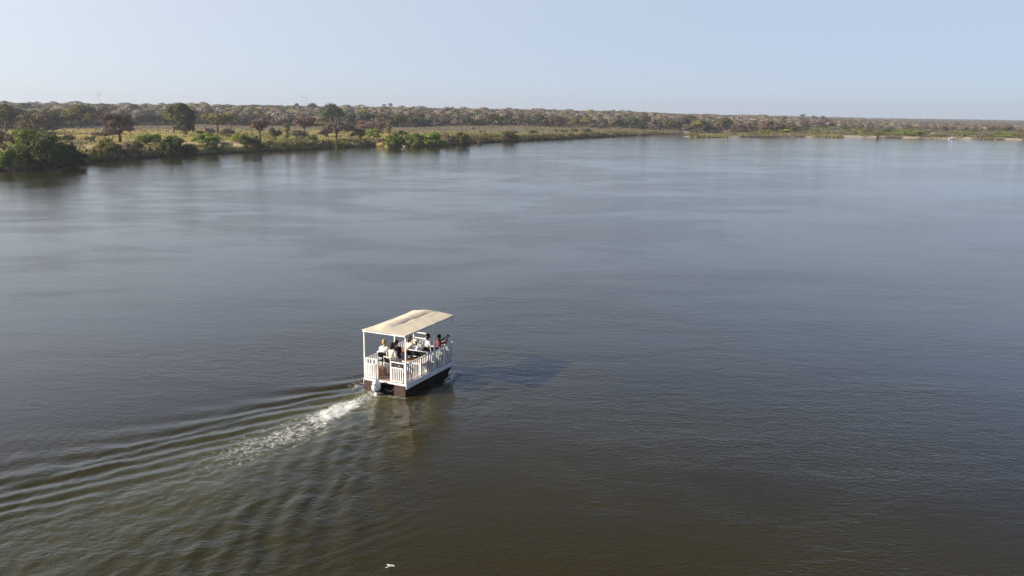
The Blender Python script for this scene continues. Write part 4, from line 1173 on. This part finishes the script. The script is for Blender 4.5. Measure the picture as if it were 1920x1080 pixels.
def person(label, x, y, rz, seat=.48, skin='light', shirt=(.8, .8, .78), legs=(.1, .1, .12), hair=(.02, .015, .012), hairk='short',
           lean=.08, hl=None, hr=None, kneespread=.10, head_turn=0.0, head_nod=0.0, sleeve='long', group=None, stand=False):
    t = thing('person', label, 'person', x, y, rz, group)
    hz_ = seat + .10 if not stand else .92
    pel = Vector((0, 0, hz_)); dirl = Vector((math.sin(lean), 0, math.cos(lean)))
    chest = pel + dirl * .36; shb = pel + dirl * .47; neck = pel + dirl * .55
    hc = neck + Vector((.03 + head_nod * .06, 0, .15))
    sk, pts, ed, rad = M_SKIN[skin], [], [], []
    def add(p, r, par=None):
        pts.append(Vector(p)); rad.append(r)
        if par is not None: ed.append((par, len(pts) - 1))
        return len(pts) - 1
    i_p = add(pel, .125); i_w = add(pel + dirl * .18, .115, i_p); i_c = add(chest, .135, i_w); i_s = add(shb, .085, i_c)
    i_n = add(neck, .052, i_s); i_h = add(neck + Vector((.015, 0, .07)), .05, i_n)
    arms = {}; legsj = {}
    for s, tgt in ((1, hl), (-1, hr)):
        sh = shb + Vector((0, s * .175, -.02)); i_sh = add(sh, .062, i_s)
        if tgt is None: tgt = (.30, s * .14, hz_ + .10)
        tg = Vector(tgt); mid = (sh + tg) / 2; d = tg - sh; ln = min(d.length, .52); tg = sh + d.normalized() * ln
        bend = math.sqrt(max(.27 ** 2 - (ln / 2) ** 2, 0)); pole = Vector((-.35, s * .5, -1)); pole = (pole - d.normalized() * pole.dot(d.normalized())).normalized()
        el = (sh + tg) / 2 + pole * bend
        i_e = add(el, .042, i_sh); i_wr = add(tg, .028, i_e)
        fd = (tg - el).normalized(); sd_ = fd.cross(Vector((0, 0, 1))); sd_ = sd_.normalized() if sd_.length > .1 else Vector((0, 1, 0)); up = sd_.cross(fd)
        pm = tg + fd * .055; i_pm = add(pm, .034, i_wr)
        arms[s] = (sh, el, tg, fd, sd_, up, i_pm)
        hip = pel + Vector((.02, s * .09, -.02)); i_hip = add(hip, .092, i_p)
        if stand: kn = hip + Vector((.03, s * .02, -.43)); an = kn + Vector((-.04, 0, -.40))
        else: kn = hip + Vector((.42, s * kneespread, .0)); an = Vector((kn.x + .02, kn.y, .10))
        i_k = add(kn, .062, i_hip); i_a = add(an, .040, i_k); add(an + Vector((.15, 0, -.055)), .033, i_a)
        legsj[s] = (hip, kn, an)
    me = skin_mesh(pts, ed, rad)
    bm = bmesh.new(); bm.from_mesh(me); bpy.data.meshes.remove(me)
    me2 = bpy.data.meshes.new('body')
    # head with face, and fingers, joined into the same mesh
    mb = MB()
    def hf(v):
        x_, y_, z_ = v
        jaw = 1 - .28 * max(-z_ / .13, 0)
        x_ *= jaw; y_ *= jaw
        if abs(y_) < .03 and x_ > .05 and -.05 < z_ < .02: x_ += .022     # nose
        if abs(y_) > .015 and abs(y_) < .055 and x_ > .05 and 0 < z_ < .04: x_ -= .012    # eye sockets
        return Vector((x_, y_, z_))
    mb.ell((0, 0, 0), (.098, .078, .125), 20, 14, fn=hf)
    for s in (-1, 1): mb.ell((-.005, s * .08, -.01), (.022, .012, .034), 8, 6)
    mb.ell((.088, 0, -.062), (.012, .026, .008), 8, 5)
    Hm = Matrix.Translation(hc) @ Matrix.Rotation(head_turn, 4, 'Z') @ Matrix.Rotation(head_nod, 4, 'Y')
    mb.V = [tuple(Hm @ Vector(v)) for v in mb.V]
    for s, (sh, el, tg, fd, sd_, up, _) in arms.items():
        for k, (off, ln) in enumerate(((-.027, .066), (-.009, .078), (.009, .074), (.026, .058))):
            a = tg + fd * .075 + sd_ * off; b_ = a + fd * ln * .55 - up * .012; c_ = b_ + fd * ln * .35 - up * .028
            mb.tube([a, b_, c_], [.0095, .009, .007], 6)
        a = tg + fd * .04 - sd_ * .028 * s; mb.tube([a, a - sd_ * .03 * s + fd * .025, a - sd_ * .035 * s + fd * .055 - up * .01], [.011, .010, .008], 6)
    tm = bpy.data.meshes.new('t'); tm.from_pydata(mb.V, [], mb.F); bm.from_mesh(tm); bpy.data.meshes.remove(tm)
    bm.to_mesh(me2); bm.free(); me2.materials.append(sk)
    for p_ in me2.polygons: p_.use_smooth = True
    link_mesh('body', me2, t)
    # shirt
    pts, ed, rad = [], [], []
    i_p = add(pel + dirl * .02, .165); i_w = add(pel + dirl * .18, .165, i_p); i_c = add(chest, .180, i_w); i_s = add(shb, .125, i_c); add(neck - dirl * .015, .062, i_s)
    for s in (1, -1):
        sh, el, tg = arms[s][:3]; i_sh = add(sh, .082, i_s)
        if sleeve == 'long': i_e = add(el, .060, i_sh); add(el + (tg - el) * .85, .046, i_e)
        else: add(sh + (el - sh) * .75, .062, i_sh)
    me = skin_mesh(pts, ed, rad); me.materials.clear(); me.materials.append(cloth(shirt)); link_mesh('shirt', me, t)
    pts, ed, rad = [], [], []
    i_p = add(pel - Vector((0, 0, .01)), .146)
    for s in (1, -1):
        hip, kn, an = legsj[s]; i_h2 = add(hip, .112, i_p); i_k = add(kn, .080, i_h2); add(kn + (an - kn) * .88, .060, i_k)
    me = skin_mesh(pts, ed, rad); me.materials.clear(); me.materials.append(cloth(legs)); link_mesh('trousers', me, t)
    for s in (1, -1):
        an = legsj[s][2]; m_ = MB(); m_.ell((an.x + .07, an.y, .045), (.135, .048, .05), 10, 6, fn=lambda v: Vector((v.x, v.y, max(v.z, -.035)))); m_.build('shoe', cloth((.03, .025, .02)), t, True)
    # hair
    m_ = MB(); hm = cloth(hair)
    def cap(grow, front, zlow):
        def fn(v):
            if v.x > front and v.z < .045: v = Vector((front, v.y, v.z))
            if v.z < zlow: v = Vector((v.x, v.y, zlow))
            return v
        return fn
    if hairk == 'afro': m_.ell((-.02, 0, .045), (.135, .128, .135), 18, 12, fn=cap(0, .07, -.07))
    elif hairk == 'bob': m_.ell((-.018, 0, .02), (.118, .105, .145), 18, 12, fn=cap(0, .05, -.11))
    elif hairk == 'bun': m_.ell((-.015, 0, .03), (.108, .092, .115), 18, 12, fn=cap(0, .05, -.06)); m_.ell((-.06, 0, .15), (.055, .055, .05), 12, 8)
    elif hairk == 'long': m_.ell((-.018, 0, .025), (.112, .098, .125), 18, 12, fn=cap(0, .05, -.08)); m_.tube([(-.07, 0, 0), (-.10, 0, -.14), (-.10, 0, -.30)], [.075, .07, .03], 10)
    elif hairk == 'hat':
        m_.ell((-.005, 0, .05), (.112, .10, .09), 18, 10, fn=lambda v: Vector((v.x, v.y, max(v.z, -.02)))); m_.ell((0, 0, .04), (.18, .165, .012), 20, 6)
    else: m_.ell((-.014, 0, .03), (.108, .090, .112), 18, 12, fn=cap(0, .045, -.06))
    m_.V = [tuple(Hm @ Vector(v)) for v in m_.V]
    m_.build('hat' if hairk == 'hat' else 'hair', hm, t, True)
    return t, arms

person('blond person in a white shirt seated by the left stern rail', -.70, 1.0, .25, .52, 'light', (.82, .82, .82), (.12, .13, .16), (.50, .30, .12), 'bob', hl=(.3, .1, .75), hr=(.3, -.1, .75))
person('dark haired person in a loose cream shirt seated near the stern', -.84, .50, -.35, .47, 'dark', (.76, .71, .60), (.50, .40, .31), (.015, .012, .01), 'long', lean=.18, head_turn=-.5)
person('person in black with hair tied up, half hidden beside the cream shirted person', -.36, .50, .9, .46, 'dark', (.015, .015, .018), (.02, .02, .02), (.012, .01, .009), 'bun', hr=(.3, -.08, .72), sleeve='short')
person('person in a cream top with long dark hair seated beside the bar counter', .30, .20, -.3, .58, 'light', (.74, .68, .57), (.3, .27, .22), (.05, .035, .03), 'long', lean=.05, head_turn=-.6)
person('person in a white shirt and pale hat seated on the black bench', .28, -.10, -.2, .46, 'dark', (.80, .81, .84), (.10, .08, .07), (.62, .60, .57), 'hat', lean=.14, hr=(.4, -.2, .8), sleeve='short')
person('person with full dark hair, pale grey shirt and lavender trousers near the bow', 1.42, -.22, 2.6, .46, 'dark', (.62, .63, .68), (.36, .40, .68), (.010, .008, .008), 'afro', lean=.16, head_turn=.3, kneespread=.14, sleeve='short')
pt_, arms = person('person in a maroon top holding up a phone at the bow', 1.48, -.66, -.35, .47, 'dark', (.24, .06, .075), (.05, .05, .06), (.010, .008, .008), 'short', lean=.12, hl=(.52, .02, 1.18), hr=(.50, -.12, 1.16))
# phone in the raised hands
tg = (arms[1][2] + arms[-1][2]) / 2
ph = empty('mobile_phone', (0, 0, 0)); tag(ph, 'dark phone held up by the person in the maroon top', 'phone')
rzp = ROT - .35; cpz, spz = math.cos(rzp), math.sin(rzp); bw_ = b2w(1.48, -.66)
lx_, ly_, lz_ = tg.x + .10, tg.y, tg.z + ZD + .07
ph.location = (bw_[0] + lx_ * cpz - ly_ * spz, bw_[1] + lx_ * spz + ly_ * cpz, lz_); ph.rotation_euler = (0, 0, rzp)
m_ = MB(); m_.box((0, 0, .02), (.014, .17, .085)); m_.build('body', M_BLACK, ph, bevel=.004)
m_ = MB(); m_.box((-.0085, 0, .02), (.002, .155, .075)); m_.build('screen', M_DARKF, ph)

# ------------------------------------------------------------------ birds
def bird(px, py, z, span, label, mat, rz, bank, wing_up, dist=None):
    if dist is None: p = spot(px, py, z); loc = (p[0], p[1], z)
    else: r = ray(px, py); loc = tuple(r / r[1] * dist + np.array([0, 0, CH]))
    o = empty('bird', loc, rz); tag(o, label, 'bird'); o.rotation_euler = (bank, 0, rz)
    k = span / .6
    m_ = MB(); m_.tube([(.17 * k, 0, 0), (.13 * k, 0, .005 * k), (.08 * k, 0, .004 * k), (0, 0, 0), (-.10 * k, 0, 0), (-.15 * k, 0, 0)], [.004 * k, .022 * k, .026 * k, .042 * k, .022 * k, .012 * k], 10)
    m_.build('body', mat, o, True)
    for s in (-1, 1):
        m_ = MB()
        pr = [(.07, 0.02, 0, .12), (.10, .14, .04, .11), (.05, .30, .02, .02)]
        vs = []
        for x_, y_, z_, ch_ in pr:
            zz_ = z_ * wing_up
            vs += [(x_ * k, s * y_ * k, zz_ * k + .004 * k), ((x_ - ch_) * k, s * y_ * k, zz_ * k + .004 * k), (x_ * k, s * y_ * k, zz_ * k - .004 * k), ((x_ - ch_) * k, s * y_ * k, zz_ * k - .004 * k)]
        fs = []
        for i in range(2):
            a = i * 4; fs += [(a, a + 1, a + 5, a + 4), (a + 2, a + 6, a + 7, a + 3), (a, a + 4, a + 6, a + 2), (a + 1, a + 3, a + 7, a + 5)]
        fs += [(0, 2, 3, 1), (8, 9, 11, 10)]
        m_.add(vs, fs); m_.build('wing', mat, o)
    m_ = MB(); m_.add([(-.12 * k, -.02 * k, 0), (-.12 * k, .02 * k, 0), (-.24 * k, .055 * k, .003), (-.24 * k, -.055 * k, .003), (-.12 * k, -.02 * k, .008 * k), (-.12 * k, .02 * k, .008 * k), (-.24 * k, .055 * k, .008 * k), (-.24 * k, -.055 * k, .008 * k)],
                      [(0, 1, 2, 3), (4, 7, 6, 5), (0, 4, 5, 1), (1, 5, 6, 2), (2, 6, 7, 3), (3, 7, 4, 0)]); m_.build('tail', mat, o)
bird(731, 1061, 1.0, .34, 'white bird flying low over the water in the foreground', paint('white_feathers', (.80, .79, .74), .8, .08, 20), R(48), R(-14), .5)
bird(1444, 199.5, 0, 1.0, 'tiny dark bird high in the sky over the far right bank', paint('dark_feathers', (.05, .05, .055), .8, .1, 20), R(20), 0, 1.2, dist=420)

# ------------------------------------------------------------------ haze
m_ = MB(); m_.box((0, 2200, 34), (11600, 6600, 76)); hz = m_.build('haze', bpy.data.materials.new('haze'))
m = hz.data.materials[0]; m.use_nodes = True; nt = m.node_tree
nt.nodes.remove(nt.nodes['Principled BSDF'])
pv = nt.nodes.new('ShaderNodeVolumePrincipled'); pv.inputs['Color'].default_value = (.86, .91, 1, 1); pv.inputs['Density'].default_value = .00018; pv.inputs['Anisotropy'].default_value = .2
nt.links.new(pv.outputs[0], nt.nodes['Material Output'].inputs['Volume'])
tag(hz, kind='stuff', label='thin pale haze over the river and the woods', cat='haze')
